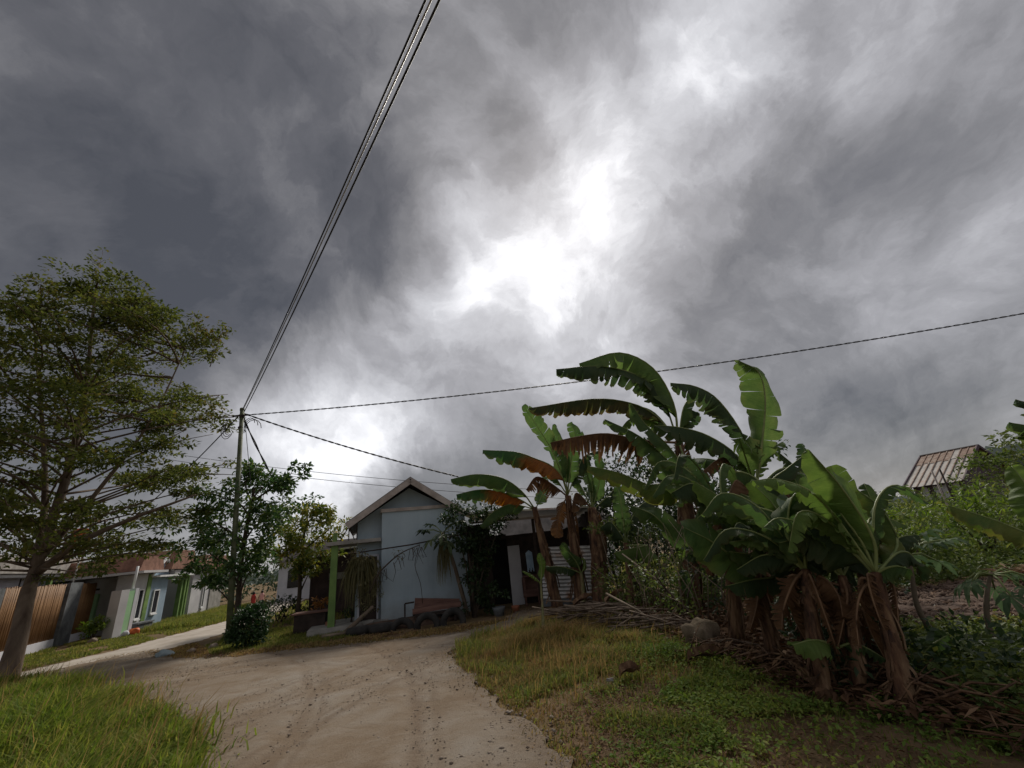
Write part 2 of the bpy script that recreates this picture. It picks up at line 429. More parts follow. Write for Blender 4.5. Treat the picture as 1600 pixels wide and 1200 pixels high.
def road_mat():
    m, t, p = principled('sandy_road')
    tc = nd(t, 'ShaderNodeTexCoord')
    v = tc.outputs['Object']
    big = noise(t, v, 0.42, 6, 0.6, 0.6)
    mid = noise(t, v, 2.2, 8, 0.65, 0.3)
    fine = noise(t, v, 55, 6, 0.8)
    # wheel smears sweeping round the bend
    mp = nd(t, 'ShaderNodeMapping')
    mp.inputs['Rotation'].default_value = (0, 0, R(33))
    mp.inputs['Scale'].default_value = (0.5, 5.0, 1)
    wv = noise(t, v, 0.5, 3, 0.5, 0, True)
    t.links.new(vmath(t, 'ADD', v, vmath(t, 'SCALE', wv, scale=1.8)), mp.inputs[0])
    streak = noise(t, mp.outputs[0], 1.7, 8, 0.68, 0.25)
    f = math_n(t, 'ADD', math_n(t, 'MULTIPLY', big, 0.44), math_n(t, 'MULTIPLY', streak, 0.16))
    f = math_n(t, 'ADD', f, math_n(t, 'MULTIPLY', mid, 0.40))
    col = ramp(t, f, [(0.34, (0.150, 0.102, 0.064)), (0.45, (0.202, 0.152, 0.106)), (0.54, (0.242, 0.198, 0.153)), (0.66, (0.285, 0.255, 0.218))])
    # compacted browner wheel tracks curving through the bend
    sepv = nd(t, 'ShaderNodeSeparateXYZ')
    t.links.new(vmath(t, 'ADD', v, vmath(t, 'SCALE', vmath(t, 'SUBTRACT', noise(t, v, 1.1, 4, 0.6, 0, True), (0.5, 0.5, 0.5)), scale=0.3)), sepv.inputs[0])
    trk = None
    for cx, cy, rad, wd_, am in TRACKS:
        dx = math_n(t, 'SUBTRACT', sepv.outputs['X'], cx)
        dy = math_n(t, 'SUBTRACT', sepv.outputs['Y'], cy)
        r_ = math_n(t, 'SQRT', math_n(t, 'ADD', math_n(t, 'MULTIPLY', dx, dx), math_n(t, 'MULTIPLY', dy, dy)))
        q = math_n(t, 'DIVIDE', math_n(t, 'SUBTRACT', r_, rad), wd_)
        gq = math_n(t, 'MULTIPLY', math_n(t, 'EXPONENT', math_n(t, 'MULTIPLY', math_n(t, 'MULTIPLY', q, q), -1.0)), am * 0.68)
        trk = gq if trk is None else math_n(t, 'MAXIMUM', trk, gq)
    trk = math_n(t, 'MULTIPLY', trk, ramp(t, mid, [(0.38, (0.0, 0.0, 0.0)), (0.54, (1, 1, 1))]), True)
    mt_ = nd(t, 'ShaderNodeMix', data_type='RGBA')
    t.links.new(trk, mt_.inputs['Factor'])
    t.links.new(col, mt_.inputs['A'])
    mt_.inputs['B'].default_value = (0.135, 0.088, 0.055, 1)
    col = mt_.outputs['Result']
    spk = ramp(t, fine, [(0.34, (0.38, 0.36, 0.34)), (0.46, (1, 1, 1)), (0.58, (1, 1, 1)), (0.68, (1.4, 1.38, 1.35))])
    mx = nd(t, 'ShaderNodeMix', data_type='RGBA', blend_type='MULTIPLY')
    mx.inputs['Factor'].default_value = 0.8
    t.links.new(col, mx.inputs['A'])
    t.links.new(spk, mx.inputs['B'])
    t.links.new(mx.outputs['Result'], p.inputs['Base Color'])
    p.inputs['Roughness'].default_value = 0.95
    p.inputs['Specular IOR Level'].default_value = 0.15
    h = math_n(t, 'ADD', math_n(t, 'MULTIPLY', streak, 0.45), math_n(t, 'MULTIPLY', fine, 0.30))
    h = math_n(t, 'ADD', h, math_n(t, 'MULTIPLY', mid, 0.5))
    b = nd(t, 'ShaderNodeBump')
    b.inputs['Strength'].default_value = 0.75
    b.inputs['Distance'].default_value = 0.06
    t.links.new(h, b.inputs['Height'])
    t.links.new(b.outputs[0], p.inputs['Normal'])
    return m


def stained_wall():
    m, t, p = principled('stained_blue_wall')
    tc = nd(t, 'ShaderNodeTexCoord')
    v = tc.outputs['Object']
    n1 = noise(t, v, 0.9, 7, 0.6, 0.2)
    mp = nd(t, 'ShaderNodeMapping')
    mp.inputs['Scale'].default_value = (5.0, 5.0, 0.28)
    t.links.new(v, mp.inputs[0])
    n2 = noise(t, mp.outputs[0], 1.4, 7, 0.65)
    sp = nd(t, 'ShaderNodeSeparateXYZ')
    t.links.new(v, sp.inputs[0])
    n3 = noise(t, v, 4.0, 7, 0.65)
    foot = math_n(t, 'SUBTRACT', 0.75, math_n(t, 'ADD', math_n(t, 'MULTIPLY', sp.outputs['Z'], 1.1), math_n(t, 'MULTIPLY', math_n(t, 'SUBTRACT', n3, 0.5), 1.2)))
    col = ramp(t, math_n(t, 'ADD', math_n(t, 'MULTIPLY', n1, 0.74), math_n(t, 'MULTIPLY', n2, 0.26)), [(0.32, (0.29, 0.36, 0.405)), (0.47, (0.36, 0.44, 0.49)), (0.65, (0.41, 0.49, 0.54))])
    mx = nd(t, 'ShaderNodeMix', data_type='RGBA')
    t.links.new(math_n(t, 'MULTIPLY', foot, 0.7, True), mx.inputs['Factor'])
    t.links.new(col, mx.inputs['A'])
    mx.inputs['B'].default_value = (0.25, 0.225, 0.19, 1)
    t.links.new(mx.outputs['Result'], p.inputs['Base Color'])
    p.inputs['Roughness'].default_value = 0.9
    bp = nd(t, 'ShaderNodeBump')
    bp.inputs['Strength'].default_value = 0.15
    bp.inputs['Distance'].default_value = 0.02
    t.links.new(noise(t, v, 28, 5, 0.6), bp.inputs['Height'])
    t.links.new(bp.outputs[0], p.inputs['Normal'])
    return m


M['wall_blue'] = stained_wall()
M['ground'] = ground_mat()
M['road'] = road_mat()
M['lane'] = mat('pale_lane', (0.33, 0.28, 0.23), (0.47, 0.42, 0.37), 1.5, 0.95, 0.3, 20)

# ------------------------------------------------------------------ mesh helpers


def tag(o, label=None, cat=None, group=None, kind=None):
    if label:
        o['label'] = label
    if cat:
        o['category'] = cat
    if group:
        o['group'] = group
    if kind:
        o['kind'] = kind
    return o


def thing(name, label, cat, loc=(0, 0, 0), rz=0.0, group=None):
    o = bpy.data.objects.new(name, None)
    o.empty_display_size = 0.2
    COL.objects.link(o)
    o.location = loc
    o.rotation_euler = (0, 0, rz)
    return tag(o, label, cat, group)


def link_mesh(name, me, m, parent=None, loc=None, rot=None):
    o = bpy.data.objects.new(name, me)
    COL.objects.link(o)
    if m is not None and not me.materials:
        me.materials.append(m)
    if parent:
        o.parent = parent
    if loc is not None:
        o.location = loc
    if rot is not None:
        o.rotation_euler = rot
    return o


class MB:
    """collects simple solids; build() links them as one mesh object"""

    def __init__(self):
        self.v, self.f, self.smooth = [], [], []

    def add(self, verts, faces, smooth=False):
        n = len(self.v)
        self.v += [tuple(p) for p in verts]
        self.f += [tuple(i + n for i in f) for f in faces]
        self.smooth += [smooth] * len(faces)
        return self

    def box(self, x0, x1, y0, y1, z0, z1):
        v = [(x0, y0, z0), (x1, y0, z0), (x1, y1, z0), (x0, y1, z0), (x0, y0, z1), (x1, y0, z1), (x1, y1, z1), (x0, y1, z1)]
        return self.add(v, [(0, 3, 2, 1), (4, 5, 6, 7), (0, 1, 5, 4), (1, 2, 6, 5), (2, 3, 7, 6), (3, 0, 4, 7)])

    def bar(self, a, b, w, h):
        """box beam from a to b; w sideways, h upward"""
        a, b = Vector(a), Vector(b)
        t = (b - a).normalized()
        up = Vector((0, 0, 1)) if abs(t.z) < 0.95 else Vector((0, 1, 0))
        s = t.cross(up).normalized()
        u = s.cross(t).normalized()
        v = []
        for p in (a, b):
            for i, j in ((-1, -1), (1, -1), (1, 1), (-1, 1)):
                v.append(p + s * (i * w / 2) + u * (j * h / 2))
        return self.add(v, [(3, 2, 1, 0), (4, 5, 6, 7), (0, 1, 5, 4), (1, 2, 6, 5), (2, 3, 7, 6), (3, 0, 4, 7)])

    def prism(self, poly, y0, y1):
        """polygon in x,z pushed from y0 to y1"""
        n = len(poly)
        v = [(x, y0, z) for x, z in poly] + [(x, y1, z) for x, z in poly]
        f = [tuple(range(n)), tuple(reversed(range(n, 2 * n)))]
        f += [(i, i + n, (i + 1) % n + n, (i + 1) % n) for i in range(n)]
        return self.add(v, f)

    def tube(self, pts, radii, n=8, cap=True, wob=0.0):
        pts = [Vector(p) for p in pts]
        k = len(pts)
        ref = Vector((0.31, 0.17, 0.93))
        v = []
        for i, p in enumerate(pts):
            t = (pts[min(i + 1, k - 1)] - pts[max(i - 1, 0)]).normalized()
            if abs(t.dot(ref)) > 0.97:
                ref = Vector((0.9, 0.3, 0.1))
            s = t.cross(ref).normalized()
            u = s.cross(t)
            r = radii[i] if hasattr(radii, '__len__') else radii
            for j in range(n):
                a = 2 * math.pi * j / n
                rr = r * (1 + (rnd.uniform(-wob, wob) if wob else 0))
                v.append(p + s * (math.cos(a) * rr) + u * (math.sin(a) * rr))
        f = []
        for i in range(k - 1):
            for j in range(n):
                f.append((i * n + j, i * n + (j + 1) % n, (i + 1) * n + (j + 1) % n, (i + 1) * n + j))
        if cap:
            f += [tuple(reversed(range(n))), tuple(range((k - 1) * n, k * n))]
        return self.add(v, f, True)

    def lathe(self, prof, c=(0, 0, 0), n=14):
        v, f = [], []
        for r, z in prof:
            for j in range(n):
                a = 2 * math.pi * j / n
                v.append((c[0] + r * math.cos(a), c[1] + r * math.sin(a), c[2] + z))
        for i in range(len(prof) - 1):
            for j in range(n):
                f.append((i * n + j, i * n + (j + 1) % n, (i + 1) * n + (j + 1) % n, (i + 1) * n + j))
        return self.add(v, f, True)

    def mesh(self, name):
        me = bpy.data.meshes.new(name)
        me.from_pydata(self.v, [], self.f)
        me.polygons.foreach_set('use_smooth', self.smooth)
        me.update()
        return me

    def build(self, name, m, parent=None, loc=None, rot=None):
        return link_mesh(name, self.mesh(name), m, parent, loc, rot)


def np_mesh(name, V, F, m, parent=None, smooth=False, attrs=None):
    """V (n,3) float, F (k,c) int -> linked mesh object"""
    V = np.asarray(V, np.float32)
    F = np.asarray(F, np.int32)
    k, c = F.shape
    me = bpy.data.meshes.new(name)
    me.vertices.add(len(V))
    me.vertices.foreach_set('co', V.ravel())
    me.loops.add(k * c)
    me.loops.foreach_set('vertex_index', F.ravel())
    me.polygons.add(k)
    me.polygons.foreach_set('loop_start', np.arange(0, k * c, c, dtype=np.int32))
    me.polygons.foreach_set('loop_total', np.full(k, c, np.int32))
    if smooth:
        me.polygons.foreach_set('use_smooth', np.ones(k, bool))
    for an, arr in (attrs or {}).items():
        at = me.attributes.new(an, 'FLOAT', 'POINT')
        at.data.foreach_set('value', np.asarray(arr, np.float32))
    me.update()
    me.validate()
    return link_mesh(name, me, m, parent)


def unit(a):
    return a / np.maximum(np.linalg.norm(a, axis=-1, keepdims=True), 1e-9)


def leaf_arrays(pos, direc, nrm, L, Wd, fold=0.25):
    """six-sided folded leaves: pos base point, direc long axis, nrm rough normal"""
    direc = unit(direc)
    side = unit(np.cross(direc, nrm))
    up = np.cross(side, direc)
    L = L[:, None]
    Wd = Wd[:, None]
    a = pos
    b = pos + direc * L * 0.45 + side * Wd * 0.5 + up * Wd * fold
    c = pos + direc * L
    d = pos + direc * L * 0.45 - side * Wd * 0.5 + up * Wd * fold
    n = len(pos)
    V = np.stack([a, b, c, d], 1).reshape(-1, 3)
    i = np.arange(n)[:, None] * 4
    F = np.concatenate([i + [[0, 1, 2]], i + [[0, 2, 3]]], 0)
    return V, F


def clumps(cents, rad, per, L, flat=0.5, droop=0.2, shell=0.0):
    """leaf positions and directions in ellipsoidal clumps: cents (k,3), rad (k,3)"""
    cents = np.asarray(cents, float)
    rad = np.broadcast_to(np.asarray(rad, float), cents.shape)
    idx = np.repeat(np.arange(len(cents)), per)
    q = rng.normal(size=(len(idx), 3))
    q = unit(q) * (shell + (1 - shell) * rng.random((len(idx), 1)) ** 0.45)
    pos = cents[idx] + q * rad[idx]
    di = unit(q * [1, 1, flat]) + rng.normal(size=q.shape) * 0.55
    di[:, 2] -= droop
    nr = rng.normal(size=q.shape) * 0.55 + [0, 0, 1]
    n = len(idx)
    Ls = L * rng.uniform(0.65, 1.25, n)
    return pos, di, nr, Ls


def foliage(name, parent, m, cents, rad, per, L, ratio=0.5, flat=0.5, droop=0.2, shell=0.0):
    pos, di, nr, Ls = clumps(cents, rad, per, L, flat, droop, shell)
    V, F = leaf_arrays(pos, di, nr, Ls, Ls * ratio)
    return np_mesh(name, V, F, m, parent)


def inpoly(P, poly):
    poly = np.asarray(poly, float)
    x, y = P[:, 0], P[:, 1]
    res = np.zeros(len(P), bool)
    n = len(poly)
    j = n - 1
    for i in range(n):
        xi, yi = poly[i]
        xj, yj = poly[j]
        with np.errstate(divide='ignore', invalid='ignore'):
            c = ((yi > y) != (yj > y)) & (x < (xj - xi) * (y - yi) / (yj - yi) + xi)
        res ^= c
        j = i
    return res


def scatter(poly, n):
    poly = np.asarray(poly, float)
    lo, hi = poly.min(0), poly.max(0)
    out = np.zeros((0, 2))
    while len(out) < n:
        P = lo + rng.random((n * 2, 2)) * (hi - lo)
        out = np.concatenate([out, P[inpoly(P, poly)]])
    return out[:n]


def vn(P, s, seed=0.0):
    """cheap smooth noise 0..1 over x,y"""
    x, y = P[:, 0] * s + seed, P[:, 1] * s - seed * 1.7
    v = np.sin(x * 1.7 + 2.1 * np.sin(y * 0.9 + seed)) + np.sin(y * 2.3 + 1.6 * np.sin(x * 1.3)) + 0.6 * np.sin(3.7 * x + 4.1 * y) + 0.5 * np.sin(6.1 * y - 5.3 * x)
    return np.clip(v / 6.2 + 0.5, 0, 1)


def blades(name, P, h, w, m, lean=0.45, parent=None, z=0.0, wind=(0.15, 0.0)):
    """grass blades at P (n,2): bent three-triangle strips"""
    n = len(P)
    a = rng.random(n) * 2 * np.pi
    dirx = np.stack([np.cos(a), np.sin(a), np.zeros(n)], 1)
    side = np.stack([-np.sin(a), np.cos(a), np.zeros(n)], 1)
    h = np.asarray(h) * rng.uniform(0.5, 1.2, n)
    w = np.asarray(w) * rng.uniform(0.7, 1.3, n)
    ln = lean * rng.uniform(0.2, 1.3, n)
    B = np.concatenate([P, np.full((n, 1), z)], 1)
    wd = np.array([wind[0], wind[1], 0])
    mid = B + [0, 0, 1] * (h * 0.55)[:, None] + dirx * (h * ln * 0.3)[:, None] + wd * (h * 0.3)[:, None]
    tip = B + [0, 0, 1] * (h * (1 - ln * 0.25))[:, None] + dirx * (h * ln)[:, None] + wd * h[:, None]
    s = side * (w / 2)[:, None]
    V = np.stack([B - s, B + s, mid - s * 0.8, mid + s * 0.8, tip], 1).reshape(-1, 3)
    i = np.arange(n)[:, None] * 5
    F = np.concatenate([i + [[0, 1, 3]], i + [[0, 3, 2]], i + [[2, 3, 4]]], 0)
    return np_mesh(name, V, F, m, parent)


def weeds(name, P, size, hmax, m, parent=None, per=5):
    """low broad-leaved weeds: a few leaves round each short stem"""
    n = len(P)
    Q = np.repeat(P, per, 0) + rng.normal(size=(n * per, 2)) * size * 0.7
    hh = np.repeat(np.asarray(hmax) * rng.uniform(0.25, 1.0, n), per) * rng.uniform(0.4, 1.0, n * per)
    pos = np.concatenate([Q, hh[:, None]], 1)
    di = rng.normal(size=(n * per, 3))
    di[:, 2] = di[:, 2] * 0.35 + 0.25
    nr = rng.normal(size=(n * per, 3)) * 0.4 + [0, 0, 1]
    Ls = size * rng.uniform(0.5, 1.3, n * per)
    V, F = leaf_arrays(pos, di, nr, Ls, Ls * 0.55)
    return np_mesh(name, V, F, m, parent)


def spline(pts, n):
    """Catmull-Rom through pts"""
    P = [Vector(p) for p in pts]
    P = [P[0] * 2 - P[1]] + P + [P[-1] * 2 - P[-2]]
    out = []
    segs = len(P) - 3
    for i in range(n):
        u = i / (n - 1) * segs
        k = min(int(u), segs - 1)
        t = u - k
        a, b, c, d = P[k:k + 4]
        out.append(0.5 * ((2 * b) + (c - a) * t + (2 * a - 5 * b + 4 * c - d) * t * t + (3 * b - a - 3 * c + d) * t ** 3))
    return out


def sheet(name, poly, z, m, step, relief, ragged=0.12, kind='structure'):
    """a ground sheet with an uneven outline and gentle relief inside"""
    pts = []
    n = len(poly)
    for i in range(n):
        a, b = Vector(poly[i]), Vector(poly[(i + 1) % n])
        k = max(2, int((b - a).length / 0.14))
        for j in range(k):
            pts.append(a + (b - a) * (j / k))
    m_ = len(pts)
    sm = [sum((pts[(i + d) % m_] for d in range(-5, 6)), Vector((0, 0))) / 11 for i in range(m_)]
    ed = []
    for i, p in enumerate(sm):
        t = (sm[(i + 1) % m_] - sm[i - 1])
        nn = Vector((-t.y, t.x)).normalized()
        w = math.sin(i * 0.31) + math.sin(i * 0.83 + 1.2) * 0.7 + math.sin(i * 2.1) * 0.5 + rnd.uniform(-0.6, 0.6)
        ed.append(p + nn * w * ragged * 0.45)
    E = np.array([(p.x, p.y) for p in ed])
    lo, hi = E.min(0), E.max(0)
    gx, gy = np.meshgrid(np.arange(lo[0], hi[0], step), np.arange(lo[1], hi[1], step))
    G = np.stack([gx.ravel(), gy.ravel()], 1) + rng.uniform(-0.25, 0.25, (gx.size, 2)) * step
    G = G[inpoly(G, E)]
    dmin = np.min(np.linalg.norm(G[:, None, :] - E[None, ::3, :], axis=2), 1)
    keep = dmin > step * 0.6
    G, dmin = G[keep], dmin[keep]
    verts = [Vector(p) for p in E] + [Vector(p) for p in G]
    ne = len(E)
    vo, eo, fo, *_ = geometry.delaunay_2d_cdt(verts, [(i, (i + 1) % ne) for i in range(ne)], [], 1, 1e-5)
    A = np.array([(p.x, p.y) for p in vo])
    dd = np.min(np.linalg.norm(A[:, None, :] - E[None, ::3, :], axis=2), 1)
    zz = z + relief(A) * np.clip(dd / 0.5, 0, 1)
    V = np.concatenate([A, zz[:, None]], 1)
    o = np_mesh(name, V, np.array([f for f in fo if len(f) == 3]), m, smooth=True)
    me = o.data
    bm = bmesh.new()
    bm.from_mesh(me)
    for f in bm.faces:
        if f.normal.z < 0:
            f.normal_flip()
    bm.to_mesh(me)
    bm.free()
    tag(o, kind=kind)
    return o

# ================================================================== the setting
def relief_soft(A):
    return 0.012 + 0.010 * vn(A, 0.8, 1.0)


def relief_road(A):
    z = 0.015 + 0.030 * vn(A, 0.55, 3.0) + 0.012 * vn(A, 1.9, 5.0)
    # two pairs of wheel ruts: one bending left to the lane, one bending right to the yard
    for cx, cy, rad, wd_, am in TRACKS:
        d = np.hypot(A[:, 0] - cx, A[:, 1] - cy) - rad
        z = z - 0.020 * am * np.exp(-(d / 0.12) ** 2) + 0.010 * am * np.exp(-((np.abs(d) - 0.2) / 0.08) ** 2)
    return z


bm = bmesh.new()
bmesh.ops.create_circle(bm, cap_ends=True, radius=900, segments=64)
me = bpy.data.meshes.new('ground')
bm.to_mesh(me)
bm.free()
tag(link_mesh('ground', me, M['ground']), kind='structure')

ROAD = [(0.6, 2.2), (0.05, 4.1), (-0.14, 4.7), (-0.40, 5.4), (-0.92, 6.5), (-1.42, 7.7), (-1.66, 9.0), (-1.30, 9.9), (-0.6, 10.4), (0.1, 10.75),
        (0.6, 11.2), (0.4, 12.4), (-0.2, 13.1), (-0.8, 13.0), (-0.7, 12.0), (-0.5, 11.5), (-1.1, 11.0), (-2.0, 10.45), (-4.0, 10.55), (-5.6, 10.75), (-7.05, 10.75),
        (-8.6, 11.3), (-9.9, 12.1), (-11.2, 13.4), (-12.4, 12.9), (-12.6, 11.6), (-11.6, 10.8), (-9.9, 9.9), (-7.6, 8.5), (-5.7, 7.1), (-4.4, 6.0), (-3.35, 5.0), (-2.8, 3.8), (-2.5, 2.2)]
sheet('dirt_road', ROAD, 0.02, M['road'], 0.12, relief_road, 0.16)
LANE = [(-12.3, 11.2), (-11.0, 12.9), (-10.5, 14.3), (-10.9, 16.0), (-11.8, 19.2), (-13.6, 25.0), (-18.0, 38.0), (-20.5, 38.0), (-15.4, 24.6), (-13.75, 19.8), (-13.7, 18.2),
        (-13.3, 14.6), (-13.6, 12.2), (-16.5, 8.5), (-14.5, 8.0)]
sheet('lane', LANE, 0.012, M['lane'], 0.4, relief_soft, 0.12)
YARD = [(-8.1, 11.5), (-7.0, 11.35), (-5.4, 11.35), (-4.6, 11.9), (-4.9, 13.0), (-6.2, 14.2), (-8.2, 15.5), (-9.6, 15.4), (-9.5, 13.2)]


def relief_soil(A):
    return 0.02 + 0.10 * vn(A, 2.3, 2.0) * vn(A, 5.1, 4.0) + 0.05 * vn(A, 9.0, 1.0) + 0.03 * np.sin((A[:, 0] * 0.4 + A[:, 1]) * 9)


SOIL = [(4.9, 6.6), (5.9, 6.1), (7.6, 6.2), (10.4, 7.6), (11.0, 9.4), (9.3, 9.5), (7.6, 9.3), (6.2, 8.9), (5.2, 7.9)]
sheet('tilled_soil', SOIL, 0.006, M['soil'], 0.14, relief_soil, 0.25)

# far hills and the wooded skyline
hm = MB()
for k, (ax, ay, hgt, wid) in enumerate(((112, 92, 13.0, 26), (150, 170, 7, 70), (40, 190, 6, 90), (-70, 190, 6, 100), (-190, 140, 6, 90))):
    prof, base, n = [], [], 26
    d = Vector((ax, ay, 0)).normalized()
    s = Vector((d.y, -d.x, 0))
    v = []
    for j in range(n + 1):
        q = (j / n - 0.5) * 2
        hz = hgt * max(0.0, (1 - q * q)) ** 0.8 * (0.8 + 0.16 * math.sin(j * 0.8 + k) + 0.08 * math.sin(j * 2.3))
        p = Vector((ax, ay, 0)) + s * (q * wid)
        v += [p - d * 14 + Vector((0, 0, -0.5)), p - d * 4 + Vector((0, 0, hz * 0.7)), p + Vector((0, 0, hz)), p + d * 22 + Vector((0, 0, -0.5))]
    f = [(4 * j + a, 4 * j + a + 1, 4 * j + a + 5, 4 * j + a + 4) for j in range(n) for a in range(3)]
    hm.add(v, f, True)
tag(hm.build('hills', M['hill']), kind='structure')

# ================================================================== grass and ground cover
LUSH = [(-2.6, 2.4), (-2.95, 3.9), (-3.45, 5.05), (-4.5, 6.1), (-5.8, 7.15), (-7.4, 8.3), (-9.0, 9.2), (-10.6, 10.0), (-11.6, 10.6), (-13.0, 10.3), (-14.0, 8.0), (-11.0, 5.5), (-7.0, 3.2)]
P = scatter(LUSH, 60000)
P = P + rng.normal(size=P.shape) * np.where(rng.random((len(P), 1)) < 0.25, 0.22, 0.03)
d_edge = np.min(np.linalg.norm(P[:, None, :] - np.array(ROAD)[None, 26:, :], axis=2), 1)
hh = 0.40 * (0.55 + 0.75 * vn(P, 1.1, 2.0)) * np.clip(0.35 + d_edge * 0.6, 0.35, 1.0)
tag(blades('tall_grass', P, hh, 0.019, M['lush_grass'], 0.95, wind=(0.22, -0.05)), 'tall lush green grass in the near left corner', 'grass', kind='stuff')
P = scatter(LUSH, 1500)
tag(blades('grass_stalks', P, 0.62, 0.010, M['dry_grass'], 0.5, wind=(0.25, 0)), 'thin straw coloured stalks standing in the tall grass', 'grass', kind='stuff')

VERGE = [(0.2, 2.4), (0.08, 4.1), (-0.12, 4.7), (-0.38, 5.4), (-0.9, 6.5), (-1.4, 7.7), (-1.62, 9.0), (-1.2, 9.9), (0.1, 10.6), (1.4, 9.6), (2.1, 8.0), (2.4, 6.6), (2.7, 5.2), (3.2, 4.0), (3.6, 2.4)]
P = scatter(VERGE, 150000)
dry = np.clip(1.4 - (P[:, 0] + 1.3) * 0.33 + (vn(P, 1.5, 1.0) - 0.5) * 1.1 + (P[:, 1] - 7) * 0.06, 0, 1)
bare = vn(P, 1.25, 6.0) * 0.6 + vn(P, 3.3, 2.0) * 0.4 < np.interp(P[:, 1], [4.5, 6.2, 8.0], [0.55, 0.49, 0.33])
dist = np.hypot(P[:, 0], P[:, 1])
keep = rng.random(len(P)) < np.clip(dist / 7, 0.45, 1.0)
Pd = P[keep & (rng.random(len(P)) < dry * 0.8) & ~(bare & (rng.random(len(P)) < 0.8))]
Pg = P[keep & (rng.random(len(P)) < np.clip(0.25 + 0.12 * P[:, 0], 0.15, 0.5)) & ~(bare & (rng.random(len(P)) < 0.9))]
tallness = np.clip((Pd[:, 1] - 5.0) / 4.0, 0, 1) * np.clip((Pd[:, 0] + 1.5) / 1.0, 0.2, 1)
tag(blades('dry_verge_grass', Pd, 0.05 + 0.30 * tallness * vn(Pd, 1.7, 3.0) ** 1.5 + 0.22 * np.exp(-((Pd[:, 0] - 0.3) ** 2 / 0.5 + (Pd[:, 1] - 8.6) ** 2 / 1.2)) * rng.random(len(Pd)), 0.011, M['dry_grass'], 0.9, wind=(0.1, 0)), 'short brownish grass along the right road edge', 'grass', kind='stuff')
tag(blades('green_verge_grass', Pg, (0.06 + 0.14 * np.clip((Pg[:, 1] - 4) / 5, 0, 1)) * (0.4 + 1.2 * vn(Pg, 2.2, 7.0)), 0.012, M['grass'], 1.0), 'short green grass on the right verge', 'grass', kind='stuff')
Pw = P[(rng.random(len(P)) < np.clip((P[:, 0] + 0.1) * 0.10, 0.01, 0.17) * (0.3 + 1.4 * vn(P, 1.9, 9.0))) & ~(bare & (rng.random(len(P)) < 0.85))]
hw = np.where((Pw[:, 0] > 1.2), 0.11, 0.05) * (0.6 + 0.8 * vn(Pw, 1.2, 2.0)) + 0.16 * np.exp(-((Pw[:, 0] - 1.6) ** 2 + (Pw[:, 1] - 6.3) ** 2) / 0.25)
tag(weeds('leafy_weeds', Pw, 0.042, hw, M['weed'], per=4), 'low leafy green weeds below the banana plants', 'weeds', kind='stuff')

P = scatter(VERGE, 1400)
P = P[P[:, 1] > 5.6]
tag(blades('verge_stalks', P, 0.36 * (0.4 + vn(P, 1.3, 5.0)), 0.009, M['dry_grass'], 0.45), 'tall straw stalks standing in the right verge', 'grass', kind='stuff')
RIGHTPATCH = [(3.3, 2.6), (3.25, 4.0), (3.5, 5.0), (4.0, 5.8), (4.8, 6.5), (5.9, 6.1), (7.4, 6.1), (8.5, 5.0), (6.0, 2.6)]
P = scatter(RIGHTPATCH, 14000)
tag(weeds('bean_weeds', P, 0.07, 0.10 + 0.22 * vn(P, 1.1, 4.0), M['mid_leaf'], per=4), 'green creeping weeds between tilled soil and right clump', 'weeds', kind='stuff')
FIELD = [(3.5, 10.3), (5.2, 8.3), (6.2, 9.1), (7.6, 9.5), (9.3, 9.7), (12.0, 9.3), (17, 12.5), (19, 20), (8, 20), (4.5, 15)]
P = scatter(FIELD, 16000)
tag(weeds('field_weeds', P, 0.10, 0.15 + 0.35 * vn(P, 0.8, 4.0), M['mid_leaf'], per=4), 'rough weedy field behind the tilled soil', 'weeds', kind='stuff')
LAWN = [(-14.1, 12.2), (-13.6, 14.8), (-13.9, 18.2), (-14.1, 20.2), (-15.6, 24.8), (-18.5, 31), (-21.4, 31), (-19.0, 21.5), (-18.4, 19.6), (-19.0, 18.4), (-17.3, 14.9), (-15.6, 11.4)]
P = scatter(LAWN, 34000)
P = P + rng.normal(size=P.shape) * 0.12
P = P[(vn(P, 1.3, 4.0) > 0.34) | (P[:, 1] > 19.5)]
gh = np.where(P[:, 1] > 19.5, 0.28, 0.09) * (0.6 + 0.7 * vn(P, 0.8, 2.0))
tag(blades('lawn_grass', P, gh, 0.022, M['grass'], 0.8), 'unmown grass in front of the left row of houses', 'grass', kind='stuff')
BACK = [(-13.4, 25.2), (-11.6, 19.4), (-10.7, 16.0), (-9.4, 13.6), (-8.6, 15.8), (-6.6, 15.0), (-2.2, 16.5), (3.0, 13.5), (6, 16), (14, 34), (-16, 44)]
P = scatter(BACK, 26000)
tag(blades('back_grass', P, 0.22 * (0.4 + vn(P, 0.7, 2.0)), 0.035, M['grass'], 0.8), 'rough grass behind the blue house and small trees', 'grass', kind='stuff')
P = scatter(YARD, 12000)
tag(blades('garden_grass', P, 0.09, 0.014, M['grass'], 0.9), 'short garden grass behind the round bush', 'grass', kind='stuff')
# strip of reddish leaf litter and short grass between the road and the garden
STRIP = [(-9.9, 12.15), (-8.6, 11.3), (-7.05, 10.75), (-5.6, 10.75), (-4.0, 10.6), (-2.0, 10.5), (-0.7, 11.1), (-0.6, 11.7), (-2.2, 11.35), (-4.2, 11.7), (-5.6, 11.45), (-8.2, 11.6), (-9.0, 12.6), (-10.2, 13.8), (-10.6, 13.6)]
P = scatter(STRIP, 9000)
P = P[vn(P, 1.6, 3.0) > 0.36]
tag(blades('roadside_grass', P, 0.05 + 0.06 * vn(P, 1.2, 1.0), 0.016, M['dry_grass'], 1.0), 'sparse dry grass strip between road and garden', 'grass', kind='stuff')


